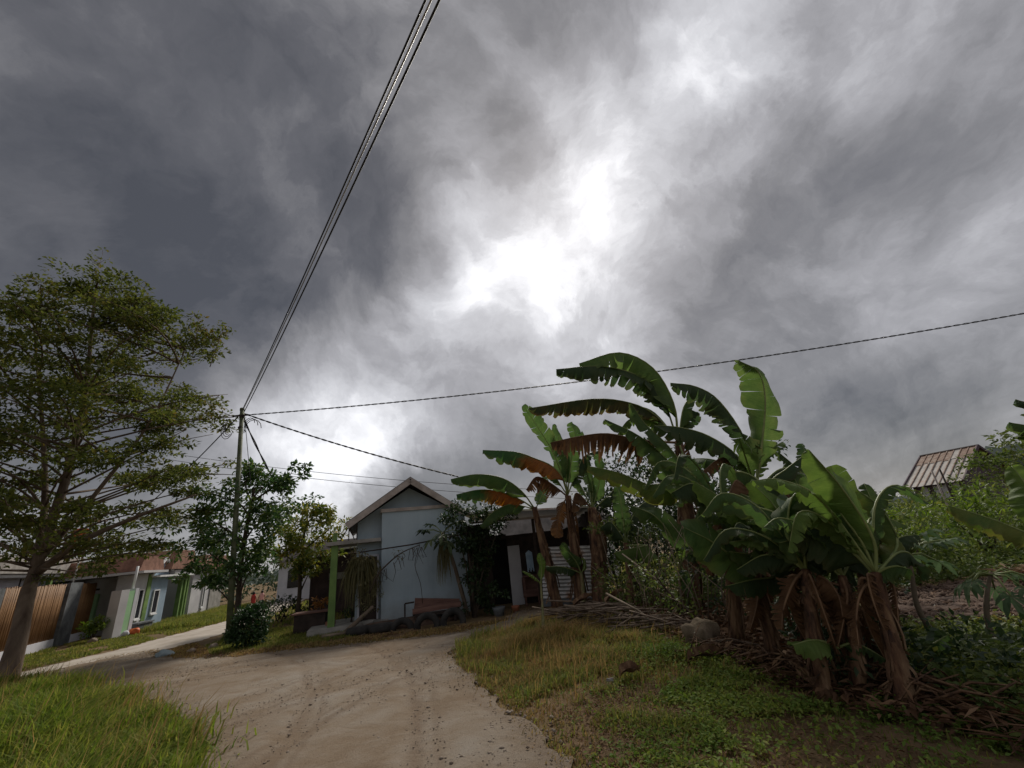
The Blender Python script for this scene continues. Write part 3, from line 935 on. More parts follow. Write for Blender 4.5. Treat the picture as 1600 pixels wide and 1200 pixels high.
def litter(name, poly, n, size, label, zmax=0.05, ratio=0.4):
    P = scatter(poly, n)
    pos = np.concatenate([P, 0.015 + rng.random((n, 1)) * zmax], 1)
    di = rng.normal(size=(n, 3)) * [1, 1, 0.15]
    nr = rng.normal(size=(n, 3)) * 0.3 + [0, 0, 1]
    L = size * rng.uniform(0.4, 1.3, n)
    V, F = leaf_arrays(pos, di, nr, L, L * ratio, 0.3)
    return tag(np_mesh(name, V, F, M['litter']), label, 'leaf litter', kind='stuff')


litter('roadside_litter', STRIP, 1300, 0.075, 'reddish fallen leaves along the far road edge')
LITT = [(0.6, 11.2), (0.1, 10.4), (1.2, 9.3), (1.9, 7.8), (2.2, 6.4), (2.35, 5.2), (2.6, 4.2), (3.1, 3.6), (3.7, 4.2), (3.9, 5.2), (4.6, 7.0), (5.0, 9.5), (3.6, 12), (1.5, 13)]
litter('banana_litter', LITT, 13000, 0.17, 'brown dead leaves lying under the banana plants', 0.12, 0.28)
BARE = [(0.3, 3.4), (0.0, 5.2), (0.9, 6.0), (2.2, 4.8), (2.7, 3.2)]
litter('verge_litter', BARE, 4200, 0.042, 'small dry leaves scattered on the near right verge', 0.02)
HEAP = [(2.95, 3.4), (3.15, 3.9), (3.6, 4.2), (4.3, 4.2), (4.6, 3.6), (3.8, 2.9)]
litter('fallen_fronds_litter', HEAP, 650, 0.30, 'heap of dry banana fronds in the bottom right corner', 0.16, 0.10)

cv, cf = [], []
ico = [(1, 0, 0), (-1, 0, 0), (0, 1, 0), (0, -1, 0), (0, 0, 1), (0, 0, -1)]
icf = [(0, 2, 4), (2, 1, 4), (1, 3, 4), (3, 0, 4), (2, 0, 5), (1, 2, 5), (3, 1, 5), (0, 3, 5)]
for q in scatter(SOIL, 2600):
    r = rnd.uniform(0.02, 0.075)
    k = len(cv)
    for a in ico:
        cv.append((q[0] + a[0] * r * rnd.uniform(0.6, 1.5), q[1] + a[1] * r * rnd.uniform(0.6, 1.5), 0.07 + a[2] * r * rnd.uniform(0.5, 1.0)))
    cf += [tuple(i + k for i in f) for f in icf]
tag(np_mesh('soil_clods', np.array(cv), np.array(cf), M['soil']), 'dark clods of earth on the tilled soil', 'clods', kind='stuff')
MOUND = [(8.3, 8.0), (9.0, 7.8), (9.9, 8.4), (9.6, 9.0), (8.6, 8.8)]
litter('stalk_mound', MOUND, 900, 0.3, 'reddish mound of dry stalks behind the tilled soil', 0.32, 0.1)
litter('soil_litter', SOIL, 500, 0.16, 'straw scraps scattered over the tilled soil', 0.14, 0.15)
# pebbles and clods on the road
pm = []
pf = []
P = scatter(ROAD, 9000)
ico = [(1, 0, 0), (-1, 0, 0), (0, 1, 0), (0, -1, 0), (0, 0, 1), (0, 0, -1)]
icf = [(0, 2, 4), (2, 1, 4), (1, 3, 4), (3, 0, 4), (2, 0, 5), (1, 2, 5), (3, 1, 5), (0, 3, 5)]
for q in P:
    r = rnd.uniform(0.003, 0.010) * (2.2 if rnd.random() < 0.06 else 1)
    k = len(pm)
    for a in ico:
        pm.append((q[0] + a[0] * r * rnd.uniform(0.7, 1.6), q[1] + a[1] * r * rnd.uniform(0.7, 1.4), 0.05 + a[2] * r * 0.7))
    pf += [tuple(i + k for i in f) for f in icf]
tag(np_mesh('road_pebbles', np.array(pm), np.array(pf), M['stone']), 'small stones and clods strewn over the dirt road', 'pebbles', kind='stuff')
# ragged clods and tufts where verge and road meet
edge = []
for i in list(range(1, 10)) + list(range(16, 24)) + list(range(26, 33)):
    a, b = np.array(ROAD[i]), np.array(ROAD[i + 1])
    k = int(np.linalg.norm(b - a) * 130)
    u = rng.random((k, 1))
    edge.append(a + (b - a) * u + rng.normal(size=(k, 2)) * 0.11)
edge = np.concatenate(edge)
ev, ef = [], []
for q in edge[::2] + rng.normal(size=edge[::2].shape) * 0.1:
    r = rnd.uniform(0.008, 0.026)
    k = len(ev)
    for a in ico:
        ev.append((q[0] + a[0] * r * rnd.uniform(0.6, 1.6), q[1] + a[1] * r * rnd.uniform(0.6, 1.6), 0.02 + a[2] * r * rnd.uniform(0.5, 1)))
    ef += [tuple(i + k for i in f) for f in icf]
tag(np_mesh('edge_gravel', np.array(ev), np.array(ef), M['stone']), 'crumbs of gravel along the broken road edges', 'gravel', kind='stuff')
tag(blades('edge_tufts', edge, 0.055, 0.011, M['dry_grass'], 1.0, z=0.01), 'stubbly tufts along both edges of the dirt road', 'grass', kind='stuff')

# ================================================================== main house
H = thing('blue_house', 'pale blue gabled house with a tall blank wall in the centre', 'house', (-4.49, 13.23, 0), R(20))
MB().box(0, 2.6, 0, 0.16, 0, 3.1).build('wall', M['wall_blue'], H)
b = MB().prism([(-0.72, 0), (2.45, 0), (2.45, 2.98), (0.86, 3.86), (-0.72, 2.88)], 0.36, 4.8)
b.build('gable_wall', M['wall_blue'], H)
MB().box(-0.04, 2.42, -0.05, 0.34, 3.1, 3.2).build('beam', M['timber_pale'], H)
rf = MB()
rf.prism([(-1.02, 2.80), (0.86, 4.07), (0.86, 4.14), (-1.06, 2.86)], -0.18, 5.2)
rf.prism([(2.62, 2.86), (2.66, 2.92), (0.861, 4.14), (0.861, 4.07)], -0.18, 5.2)
roof = rf.build('roof', M['asbestos'], H)
for sgn, xe, ze in ((-1, -1.0, 2.76), (1, 2.6, 2.84)):
    MB().bar((0.86, -0.21, 4.00), (xe, -0.21, ze), 0.05, 0.17).build('bargeboard', M['timber_pale'], roof)
MB().box(-1.56, -0.02, -0.06, 1.7, 2.27, 2.37).build('canopy', M['concrete'], H)
MB().box(-1.41, -1.23, 0.02, 0.2, 0, 2.268).box(-1.38, -1.27, 0.04, 0.16, 2.372, 2.62).build('pillar', M['green_paint'], H)
MB().box(-0.60, -0.12, 0.31, 0.352, 0.02, 1.85).build('door', M['dark_wood'], H)
MB().box(-0.65, -0.6, 0.30, 0.352, 0, 1.92).box(-0.12, -0.07, 0.30, 0.352, 0, 1.92).box(-0.65, -0.07, 0.30, 0.352, 1.87, 1.92).build('door_frame', M['wall_white'], H)
fr = MB()
for x in (-0.95, -0.72):
    fr.bar((x, 0.2, 2.37), (x, 0.2, 2.86), 0.03, 0.03)
fr.bar((-1.2, 0.2, 2.37), (-0.95, 0.2, 2.80), 0.025, 0.025)
fr.bar((-0.78, 0.2, 2.37), (-0.95, 0.2, 2.80), 0.025, 0.025)
fr.build('bracket', M['dark_wood'], H)
MB().box(-1.9, 0.2, -0.1, 1.8, 0, 0.16).build('porch_step', M['concrete'], H)

# neighbour house with maroon wall behind the porch
N = thing('maroon_house', 'dark maroon walled house behind the green pillar', 'house', (-9.2, 18.4, 0), R(6))
MB().box(0, 3.9, 0, 4, 0, 2.2).build('wall', M['wall_maroon'], N)
MB().box(0.75, 1.5, -0.02, -0.004, 1.25, 1.5).build('wall_patch', M['concrete'], N)
MB().prism([(-0.4, 2.3), (4.3, 2.46), (4.3, 2.52), (-0.4, 2.36)], -0.5, 4.4).build('roof', M['zinc'], N)
MB().box(-0.3, -0.22, -0.4, -0.32, 0, 2.28).build('post', M['dark_wood'], N)

# house far behind between the two small trees
B = thing('grey_cottage', 'small grey cottage far back behind the two small trees', 'house', (-17.5, 30.5, 0), R(18))
MB().box(0, 6, 0, 4, 0, 2.5).build('wall', M['wall_white'], B)
MB().prism([(-0.5, 2.5), (6.5, 2.5), (5.2, 3.6), (0.8, 3.6)], -0.5, 4.4).build('roof', M['asbestos'], B)
for x in (2.6, 3.6, 4.6):
    MB().box(x, x + 0.14, -1.3, -1.16, 0, 2.3).build('porch_post', M['white_paint'], B)
MB().box(2.2, 5.4, -1.5, -0.4, 2.3, 2.4).build('porch_roof', M['asbestos'], B)
MB().box(0.6, 1.5, -0.03, -0.004, 0.8, 1.9).build('window', M['glass'], B)

# ================================================================== lean-to shed on the right
K = thing('kitchen_shed', 'dark open lean-to shed between blue house and banana plants', 'shed', (-1.5, 13.3, 0), 0)
MB().prism([(-0.5, 2.76), (3.5, 2.52), (3.5, 2.57), (-0.5, 2.81)], -0.3, 3.2).build('roof', M['zinc'], K)
MB().bar((-0.3, 0.05, 2.50), (3.1, 0.1, 2.40), 0.06, 0.06).build('purlin', M['timber_pale'], K)
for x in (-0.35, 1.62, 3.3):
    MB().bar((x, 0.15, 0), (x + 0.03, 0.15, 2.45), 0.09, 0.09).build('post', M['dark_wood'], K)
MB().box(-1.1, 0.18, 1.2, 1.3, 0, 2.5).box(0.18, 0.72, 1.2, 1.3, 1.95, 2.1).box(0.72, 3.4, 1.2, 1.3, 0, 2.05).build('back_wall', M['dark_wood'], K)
MB().box(-0.1, 1.0, 1.75, 1.8, 0, 2.0).build('door', M['black'], K)  # not a door leaf: black sheet painting the shade inside the open doorway
MB().box(0.74, 1.12, 1.10, 1.19, 0.0, 1.72).build('door_panel', M['wall_grey'], K)
MB().box(3.3, 3.4, 0.2, 3.0, 0, 2.4).build('side_wall', M['dark_wood'], K)
MB().box(1.15, 1.6, 0.55, 1.1, 0.78, 0.82).box(1.15, 1.2, 0.6, 0.65, 0, 0.78).box(1.54, 1.59, 0.6, 0.65, 0, 0.78).build('shelf', M['red_wood'], K)
MB().box(1.1, 1.62, 0.9, 1.0, 0.2, 0.76).build('cupboard', M['red_wood'], K)
cl = MB()
for j in range(7):
    x = 1.33 + j * 0.028
    cl.bar((x, 0.42 + 0.02 * (j % 2), 1.28 - 0.02 * abs(j - 3)), (x + 0.01, 0.42 + 0.03 * (j % 2), 0.68 + 0.05 * (j % 3)), 0.032, 0.012)
tag(cl.build('hanging_cloth', M['cloth'], loc=(-1.5, 13.2, 0.25)), 'pale blue cloth hanging in the dark shed', 'cloth')

# roofs seen behind the shed
Z = thing('backyard_house', 'low grey roofed house seen through the shed opening', 'house', (-1.2, 20.0, 0), R(4))
MB().box(0, 5, 0, 3.5, 0, 2.1).build('wall', M['wall_grey'], Z)
MB().prism([(-0.4, 2.1), (5.4, 2.1), (4.6, 3.05), (0.4, 3.05)], -0.4, 3.9).build('roof', M['asbestos'], Z)

# corrugated sheet leaning at the shed
n, hgt = 66, 1.45
prof = [(0.022 * math.sin(2 * math.pi * (i / n) * 14.5), hgt * i / n) for i in range(n + 1)]
v = [(0, y, z) for y, z in prof] + [(1.62, y, z) for y, z in prof]
v += [(0, y + 0.006, z) for y, z in prof] + [(1.62, y + 0.006, z) for y, z in prof]
k = n + 1
f = [(i, i + 1, i + 1 + k, i + k) for i in range(n)] + [(i + 2 * k, i + 3 * k, i + 1 + 3 * k, i + 1 + 2 * k) for i in range(n)]
cs = MB().add(v, f, True).build('corrugated_sheet', M['zinc'], loc=(0.18, 13.32, 0.14), rot=(R(-4), R(4), R(-4)))
tag(cs, 'corrugated zinc sheet leaning at the shed behind banana stems', 'metal sheet')
tag(MB().bar((-0.05, 0, 0), (1.66, 0.0, -0.1), 0.5, 0.16).build('concrete_footing', M['concrete_dark'], loc=(0.18, 13.4, 0.1)), 'low dark kerb under the corrugated sheet', 'kerb')

# ================================================================== left: bamboo fence, gate, row of houses
FA = math.atan2(0.901, -0.434)
F0 = Vector((-17.0, 13.85, 0))
fence = thing('bamboo_fence', 'bamboo slat fence with grey posts on a white base wall', 'fence', F0, FA)
MB().box(-1.6, 4.45, 0.0, 0.16, 0, 0.30).box(5.62, 7.2, 0.0, 0.16, 0, 0.30).build('base_wall', M['wall_white'], fence)
sl = [MB().tube([(0, 0, 0.30), (0.004, 0, 1.2), (-0.003, 0, 2.24)], 0.032, 6).mesh('slat'), MB().tube([(0, 0, 0.30), (-0.004, 0, 1.3), (0.004, 0, 2.20)], 0.029, 6).mesh('slat')]
x = 0.6
i = 0
while x < 7.15:
    if not 4.42 < x < 5.66:
        link_mesh('slat', sl[i % 2], M['bamboo'] if i % 2 else M['bamboo2'], fence, (x, 0.06 + rnd.uniform(-0.006, 0.006), rnd.uniform(-0.03, 0.02)), (0, rnd.uniform(-0.006, 0.006), rnd.uniform(0, 6)))
        i += 1
    x += 0.064 + rnd.uniform(-0.003, 0.006)
for z in (0.55, 1.95):
    MB().box(1.5, 4.45, 0.10, 0.14, z, z + 0.06).build('rail', M['bamboo2'], fence)
    MB().box(5.6, 7.15, 0.10, 0.14, z, z + 0.06).build('rail', M['bamboo2'], fence)
MB().box(4.5, 5.55, -0.06, 0.24, 0, 2.28).build('post', M['concrete_dark'], fence)
MB().box(-1.6, 0.5, 0.02, 0.18, 0.3, 2.2).build('wall_panel', M['concrete_dark'], fence)
tag(MB().tube([(0, 0, 0), (0.02, 0, 1.1)], 0.025, 6).box(-0.06, 0.08, -0.05, 0.05, 1.08, 1.14).build('lamp_rod', M['white_paint'], loc=(-19.02, 18.1, 2.28)), 'thin pale rod standing on the dark fence post', 'rod')

G = thing('gate', 'dark gate with mint green jamb right of the bamboo fence', 'gate', F0, FA)
MB().box(7.25, 7.5, -0.05, 0.2, 0, 1.76).build('jamb', M['mint_paint'], G)
MB().box(7.5, 9.3, 0.05, 0.1, 0.15, 1.68).build('panel', M['concrete_dark'], G)
MB().bar((7.3, 0.05, 1.95), (9.6, 0.05, 1.95), 0.06, 0.08).build('lintel', M['dark_wood'], G)
GP = thing('gate_pier', 'grey and green gate pier beside the house window', 'pier', (-17.4, 18.75, 0), R(95))
MB().box(-0.32, 0.1, -0.2, 0.2, 0, 1.78).build('pier_core', M['wall_grey'], GP)
MB().box(0.1, 0.42, -0.19, 0.19, 0, 1.72).build('green_side', M['mint_paint'], GP)
MB().box(0.42, 0.6, -0.2, 0.2, 0, 1.8).build('white_side', M['wall_white'], GP)
MB().tube([(0.5, 0, 1.8), (0.52, 0, 2.7)], 0.05, 8).build('downpipe', M['white_paint'], GP)

class MR(MB):
    """same solids with y mirrored, so that +y is the street side of the left row"""

    def box(self, x0, x1, y0, y1, z0, z1):
        lo, hi = min(y0, y1), max(y0, y1)
        return super().box(x0, x1, -hi, -lo, z0, z1)

    def prism(self, poly, y0, y1):
        return super().prism(poly, -y1, -y0)

    def bar(self, a, b, w, h):
        return super().bar((a[0], -a[1], a[2]), (b[0], -b[1], b[2]), w, h)


# first house (behind the fence)
h0 = thing('white_house', 'long white walled house behind the bamboo fence', 'house', F0, FA)
MR().box(-3.0, 8.2, -3.6, -1.4, 0, 2.62).build('wall', M['wall_white'], h0)
MR().box(-3.2, 8.6, -4.2, -1.0, 2.62, 2.72).build('eave', M['white_paint'], h0)
MR().prism([(-3.4, 2.74), (8.8, 2.74), (7.2, 3.35), (-2, 3.35)], -4.4, -0.9).build('roof', M['zinc_dull'], h0)
for x in (5.6, 6.4, 7.0):
    MR().box(x, x + 0.16, -1.2, -1.05, 0, 2.6).build('green_post', M['green_paint'], h0)
MR().box(2.2, 3.6, -1.44, -1.395, 1.0, 2.1).build('window', M['glass'], h0)
for x in (-1.0, 0.6, 4.2):
    MR().box(x, x + 0.09, -1.45, -1.39, 2.2, 2.62).build('wall_brace', M['dark_wood'], h0)

# row along the lane: local x runs along the facades, facades look to -y
RA = math.atan2(0.965, -0.26)


def row_window(par, x0, x1, z0, z1, y=-0.02):
    w = MR().box(x0 + 0.05, x1 - 0.05, -y, -y + 0.02, z0 + 0.05, z1 - 0.05).build('window', M['glass'], par)
    fm = MR()
    for a in ((x0, x0 + 0.05, z0, z1), (x1 - 0.05, x1, z0, z1), (x0 + 0.05, x1 - 0.05, z0, z0 + 0.05), (x0 + 0.05, x1 - 0.05, z1 - 0.05, z1)):
        fm.box(a[0], a[1], -y - 0.005, -y + 0.05, a[2], a[3])
    fm.build('frame', M['white_paint'], w)
    MR().box(x0 - 0.02, x1 + 0.02, -y, -y + 0.09, z0 - 0.06, z0 - 0.004).build('sill', M['white_paint'], w)
    return w


h1 = thing('grey_green_house', 'grey house end with green corner stripe beside the gate pier', 'house', (-18.27, 20.3, 0), RA)
MR().box(-0.05, 0.84, 0.0, -0.75, 0, 2.4).box(0.842, 1.05, 0.0, -3.5, 0, 2.4).build('wall', M['wall_grey'], h1)
MR().box(0.85, 1.16, 0.04, -0.5, 0, 2.38).build('corner_stripe', M['green_paint'], h1)
MR().box(-0.6, 1.5, 0.5, -3.6, 2.42, 2.52).build('eave', M['wall_grey'], h1)
MR().prism([(-0.6, 2.53), (1.5, 2.53), (1.2, 3.15), (-0.3, 3.15)], -3.4, 0.3).build('roof', M['tile'], h1)
row_window(h1, 0.2, 0.62, 0.5, 1.75)
h2 = thing('slate_blue_house', 'slate blue house with red tiled roof in the left row', 'house', (-18.27, 20.3, 0), RA)
MR().prism([(1.2, 0), (2.85, 0), (2.85, 2.35), (2.0, 3.0), (1.2, 3.0)], -3.0, -0.05).build('wall', M['wall_blue_deep'], h2)
MR().box(2.86, 4.5, -1.0, -3.0, 0, 2.4).build('porch_wall', M['wall_blue_deep'], h2)
MR().box(1.1, 4.9, -0.3, 0.25, 2.22, 2.30).build('fascia', M['white_paint'], h2)
MR().box(2.86, 4.9, -0.95, 0.2, 2.31, 2.52).build('porch_beam', M['wall_grey'], h2)
r2 = MR().prism([(2.2, 2.56), (5.0, 2.56), (4.4, 3.5), (2.6, 3.5)], -3.2, 0.3).build('roof', M['tile'], h2)
MR().bar((1.0, 0.05, 2.30), (2.1, 0.05, 3.1), 0.1, 0.08).bar((2.1, 0.06, 3.1), (2.9, 0.06, 2.5), 0.1, 0.08).build('bargeboard', M['white_paint'], r2)
row_window(h2, 1.6, 2.1, 0.6, 1.66, 0.03)
row_window(h2, 2.95, 3.3, 0.6, 1.66, 0.98)
for x in (4.25, 4.65, 4.95):
    MR().box(x, x + 0.13, -0.2, 0.0, 0, 2.22).build('green_post', M['green_paint'], h2)
h3 = thing('grey_row_house', 'plain grey house with narrow window at the end of row', 'house', (-18.27, 20.3, 0), RA)
MR().box(5.45, 9.6, 0.0, -3.2, 0, 2.45).build('wall', M['wall_grey'], h3)
MR().box(7.5, 7.8, 0.03, -0.4, 1.75, 2.42).build('green_panel', M['green_paint'], h3)
MR().box(7.85, 9.62, 0.02, 0.06, 0, 2.0).build('plinth_wall', M['concrete'], h3)
MR().prism([(5.2, 2.5), (9.9, 2.5), (9.2, 3.3), (5.9, 3.3)], -3.4, 0.3).build('roof', M['tile'], h3)
row_window(h3, 6.85, 7.15, 0.4, 1.62)

# water tank on its frame, far behind the left tree
T = thing('water_tank', 'orange water tank on a thin steel stand behind left tree', 'water tank', (-27.6, 26, 0), R(20))
tl = MB().lathe([(0.0, 4.85), (0.42, 4.87), (0.45, 5.1), (0.44, 5.5), (0.36, 5.62), (0.12, 5.7), (0.0, 5.7)])
tl.build('tank', M['orange'], T)
for a, c in ((-.7, -.7), (.7, -.7), (.7, .7), (-.7, .7)):
    MB().bar((a, c, 0), (a, c, 6.1), 0.08, 0.08).build('leg', M['dark_wood'], T)
MB().box(-.78, .78, -.78, .78, 4.74, 4.84).build('platform', M['dark_wood'], T)
MB().box(-.8, .8, -.8, .8, 6.1, 6.2).build('canopy', M['zinc'], T)

# ================================================================== utility pole and cables
PT = Vector((-9.2, 12.92, 6.86))
UP = thing('utility_pole', 'slim mossy utility pole carrying all the overhead cables', 'utility pole', (-8.64, 12.92, 0))
MB().tube([(0, 0, 0), (-0.28, 0, 3.4), (-0.57, 0, 6.95)], [0.085, 0.075, 0.062], 12).build('shaft', M['pole'], UP)
MB().tube([(-0.57, 0, 6.94), (-0.575, 0, 7.02)], [0.072, 0.07], 12).build('cap', M['pole'], UP)
MB().bar((-0.85, -0.02, 6.76), (-0.3, -0.05, 6.74), 0.05, 0.05).build('crossarm', M['dark_wood'], UP)
cm = MB()
for k in range(3):
    r = 0.17 + 0.06 * k
    cm.tube([(-0.25 + 0.05 * k + r * math.cos(a * 0.5), 0.02 * k, 6.45 - 0.1 * k + r * 1.1 * math.sin(a * 0.5)) for a in range(0, 10 - k)], 0.012, 5)
    cm.tube([(-0.95 - 0.03 * k + 0.7 * r * math.cos(a * 0.5 + 1), 0.02 * k, 6.35 + r * 1.2 * math.sin(a * 0.5 + 1)) for a in range(0, 9 + k)], 0.012, 5)
cm.build('cable_loop', M['cable'], UP)
for z in (6.68, 6.30):
    MB().tube([(-0.545 + 0.02 * (z < 6.5), 0, z), (-0.55, 0, z + 0.06)], 0.078, 12).build('clamp', M['dark_wood'], UP)


def cable(name, a, b, sag, r, label, m='cable', twist=0, group=None, n=40):
    a, b = Vector(a), Vector(b)
    line = []
    for i in range(n + 1):
        t = i / n
        p = a.lerp(b, t)
        p.z -= sag * 4 * t * (1 - t)
        line.append(p)
    mb = MB()
    if twist:
        L = (b - a).length
        k = int(L / 0.07)
        sd = (b - a).cross(Vector((0, 0, 1))).normalized()
        for ph in (0, math.pi):
            pts = []
            for i in range(k + 1):
                t = i / k
                p = a.lerp(b, t)
                p.z -= sag * 4 * t * (1 - t)
                an = 2 * math.pi * t * L / twist + ph
                pts.append(p + sd * (r * math.cos(an)) + Vector((0, 0, r * math.sin(an))))
            mb.tube(pts, r * 0.9, 4)
    else:
        mb.tube(line, r, 5)
    return tag(mb.build(name, M[m]), label, 'cable', group)


cable('overhead_cable', PT + Vector((0.03, -0.04, 0.10)), (8.40, -8.44, 6.9), 0.47, 0.012, 'leftmost dark strand of the thick overhead cable run')
cable('overhead_cable', PT + Vector((0.08, -0.02, 0.00)), (8.50, -8.36, 6.88), 0.48, 0.013, 'rightmost dark strand of the thick overhead cable run')
cable('overhead_cable', PT + Vector((0.05, -0.05, 0.05)), (8.45, -8.40, 6.90), 0.475, 0.010, 'pale middle strand of the overhead cable run', 'cable_light')
cable('service_cable', PT + Vector((0.1, 0, -0.1)), (28.5, 9.5, 7.2), 0.85, 0.014, 'long twisted cable crossing the sky to the right edge', twist=0.5)
cable('service_cable', PT + Vector((0.1, 0.02, -0.05)), (-2.1, 13.6, 4.0), 0.1, 0.016, 'twisted cable sloping from the pole to the blue house', twist=0.5)
cable('service_cable', PT + Vector((0.02, 0.05, -0.15)), (-8.75, 15.0, 4.3), 0.06, 0.022, 'short thick cable dropping steeply from the pole top', twist=1.6)
cable('service_cable', PT + Vector((-0.1, 0, -0.1)), (-20.5, 19.0, 3.3), 0.6, 0.018, 'cable running left from the pole into the big tree')
cable('telephone_line', (-21.88, 24.0, 9.42), (4.08, 21.0, 3.68), 0.35, 0.014, 'upper of two thin lines low over the blue house', group='thin telephone lines')
cable('telephone_line', (-21.79, 24.0, 9.02), (4.01, 21.0, 3.32), 0.35, 0.014, 'lower of two thin lines low over the blue house', group='thin telephone lines')
cable('guy_wire', PT + Vector((0.12, 0, -0.2)), (-8.55, 12.9, 4.3), 0.0, 0.010, 'thin wire hanging straight down beside the pole')

# ================================================================== trees
def branch(mb, a, b, r0, r1, bow=0.15, n=7, k=6):
    a, b = Vector(a), Vector(b)
    off = Vector((rnd.uniform(-1, 1), rnd.uniform(-1, 1), rnd.uniform(0.0, 1))) * (b - a).length * bow
    pts = []
    for i in range(n):
        t = i / (n - 1)
        pts.append(a.lerp(b, t) + off * math.sin(math.pi * t))
    mb.tube(pts, [r0 + (r1 - r0) * i / (n - 1) for i in range(n)], k)
    return pts


def almond_tree():
    base = Vector((-12.6, 11.05, 0))
    t = thing('almond_tree', 'large spreading small-leaved tree at the left edge', 'tree', base)
    mb = MB()
    tr = spline([(0, 0, -0.1), (-0.12, 0.08, 0.9), (-0.34, 0.2, 1.8), (-0.62, 0.45, 2.55), (-0.52, 0.45, 4.65), (-0.56, 0.45, 6.0), (-0.76, 0.45, 7.9), (-1.25, 0.45, 10.4), (-1.5, 0.45, 11.9)], 34)
    mb.tube(tr, [0.215 - 0.19 * (i / 33) ** 0.8 for i in range(34)], 12, wob=0.04)
    lead2 = spline([(-0.6, 0.42, 2.5), (-1.2, 0.7, 4.2), (-2.2, 0.9, 6.5), (-3.2, 0.9, 9.0), (-3.9, 0.6, 11.6)], 18)
    mb.tube(lead2, [0.10 - 0.085 * i / 17 for i in range(18)], 8)
    lead3 = spline([(-0.6, 0.42, 2.6), (-0.3, 1.2, 4.5), (0.5, 1.6, 6.8), (1.2, 1.6, 9.4)], 16)
    mb.tube(lead3, [0.085 - 0.07 * i / 15 for i in range(16)], 8)
    # envelope: horizontal reach at height z
    zs = [1.9, 2.6, 3.5, 4.3, 5.2, 6.5, 7.8, 9.3, 10.2, 11.4, 12.8]
    rs = [2.0, 3.7, 4.3, 4.4, 4.6, 4.3, 4.4, 4.2, 2.5, 1.0, 0.4]
    cents, rads = [], []
    low = spline([(-0.55, 0.42, 2.35), (0.4, 0.4, 3.0), (1.6, 0.5, 3.5), (3.3, 0.6, 4.0)], 10)
    mb.tube(low, [0.11 - 0.085 * i / 9 for i in range(10)], 7)
    for i in range(104):
        z = 2.2 + 9.2 * ((i + rnd.random()) / 104) ** 0.92
        z = round(z / 0.95) * 0.95 + rnd.gauss(0, 0.13)
        az = i * 2.399 + rnd.uniform(-0.4, 0.4)
        reach = float(np.interp(z, zs, rs)) * rnd.uniform(0.62, 1.06) * (0.84 if math.sin(az) < -0.2 else 1.0)
        src = (tr, lead2, lead3)[rnd.choice((0, 0, 0, 1, 1, 2))]
        start = min(src, key=lambda p: abs(p.z - max(2.35, z - reach * rnd.uniform(0.25, 0.42))))
        ctr = Vector((-1.2, 0.6, 0)) if z > 5 else Vector((-0.7, 0.5, 0))
        end = Vector((ctr.x + math.cos(az) * reach, ctr.y + math.sin(az) * reach, z))
        pts = branch(mb, start, end, 0.036, 0.009, 0.10)
        L = (end - start).length
        for q in range(max(3, int(L * 1.6))):
            u = rnd.uniform(0.38, 1.03)
            k = min(int(u * 6), 5)
            p = pts[k].lerp(pts[k + 1], u * 6 - k if u < 1 else 1.0)
            off = Vector((rnd.gauss(0, 0.42), rnd.gauss(0, 0.42), rnd.gauss(0.05, 0.08)))
            cents.append(p + off)
            s = rnd.uniform(0.38, 0.72) * (0.75 if u > 0.9 else 1)
            rads.append((s, s, s * rnd.uniform(0.18, 0.32)))
            if q % 2 == 0:
                mb.tube([p, p + off * 0.6, p + off], [0.012, 0.009, 0.004], 4, cap=False)
    # loose upright sprays along the upper outline
    sc, sr = [], []
    for (ax, az_, top, hgt) in ((-1.62, 0.45, 13.1, 2.4), (-4.1, 0.5, 12.4, 2.0), (-3.0, 0.4, 11.9, 1.8), (0.5, 0.6, 10.9, 1.8), (1.9, 0.8, 10.2, 1.6), (3.2, 0.7, 9.6, 1.5), (-5.0, 0.6, 11.8, 1.8), (2.7, 0.2, 9.6, 1.3), (-0.4, 0.3, 11.4, 1.7)):
        lean_ = rnd.uniform(-0.15, 0.3)
        mb.tube([(ax - lean_ * 0.9, az_, top - hgt), (ax - lean_ * 0.5, az_, top - hgt * 0.5), (ax, az_, top)], [0.014, 0.010, 0.003], 5)
        for q in range(26):
            u = rnd.random()
            r = 0.08 + 0.34 * math.sin(math.pi * min(0.9, u + 0.1)) * rnd.uniform(0.4, 1)
            a_ = rnd.uniform(0, 6.28)
            c0 = Vector((ax - lean_ * u, az_, top - hgt * u))
            c1 = c0 + Vector((r * math.cos(a_), r * math.sin(a_), 0.12))
            mb.tube([c0, c1], [0.006, 0.003], 3, cap=False)
            sc.append(tuple(c1))
            sr.append((0.15, 0.15, 0.08))
    mb.build('trunk', M['bark'], t)
    cents = np.array([tuple(c) for c in cents])
    foliage('crown', t, M['crown_almond'], cents, np.array(rads), 84, 0.145, 0.5, 0.4, 0.05)
    foliage('top_sprays', t, M['crown_almond'], np.array(sc), np.array(sr), 9, 0.14, 0.5, 0.4, 0.0)
    # a low spray of leaves against the fence
    return t


almond_tree()


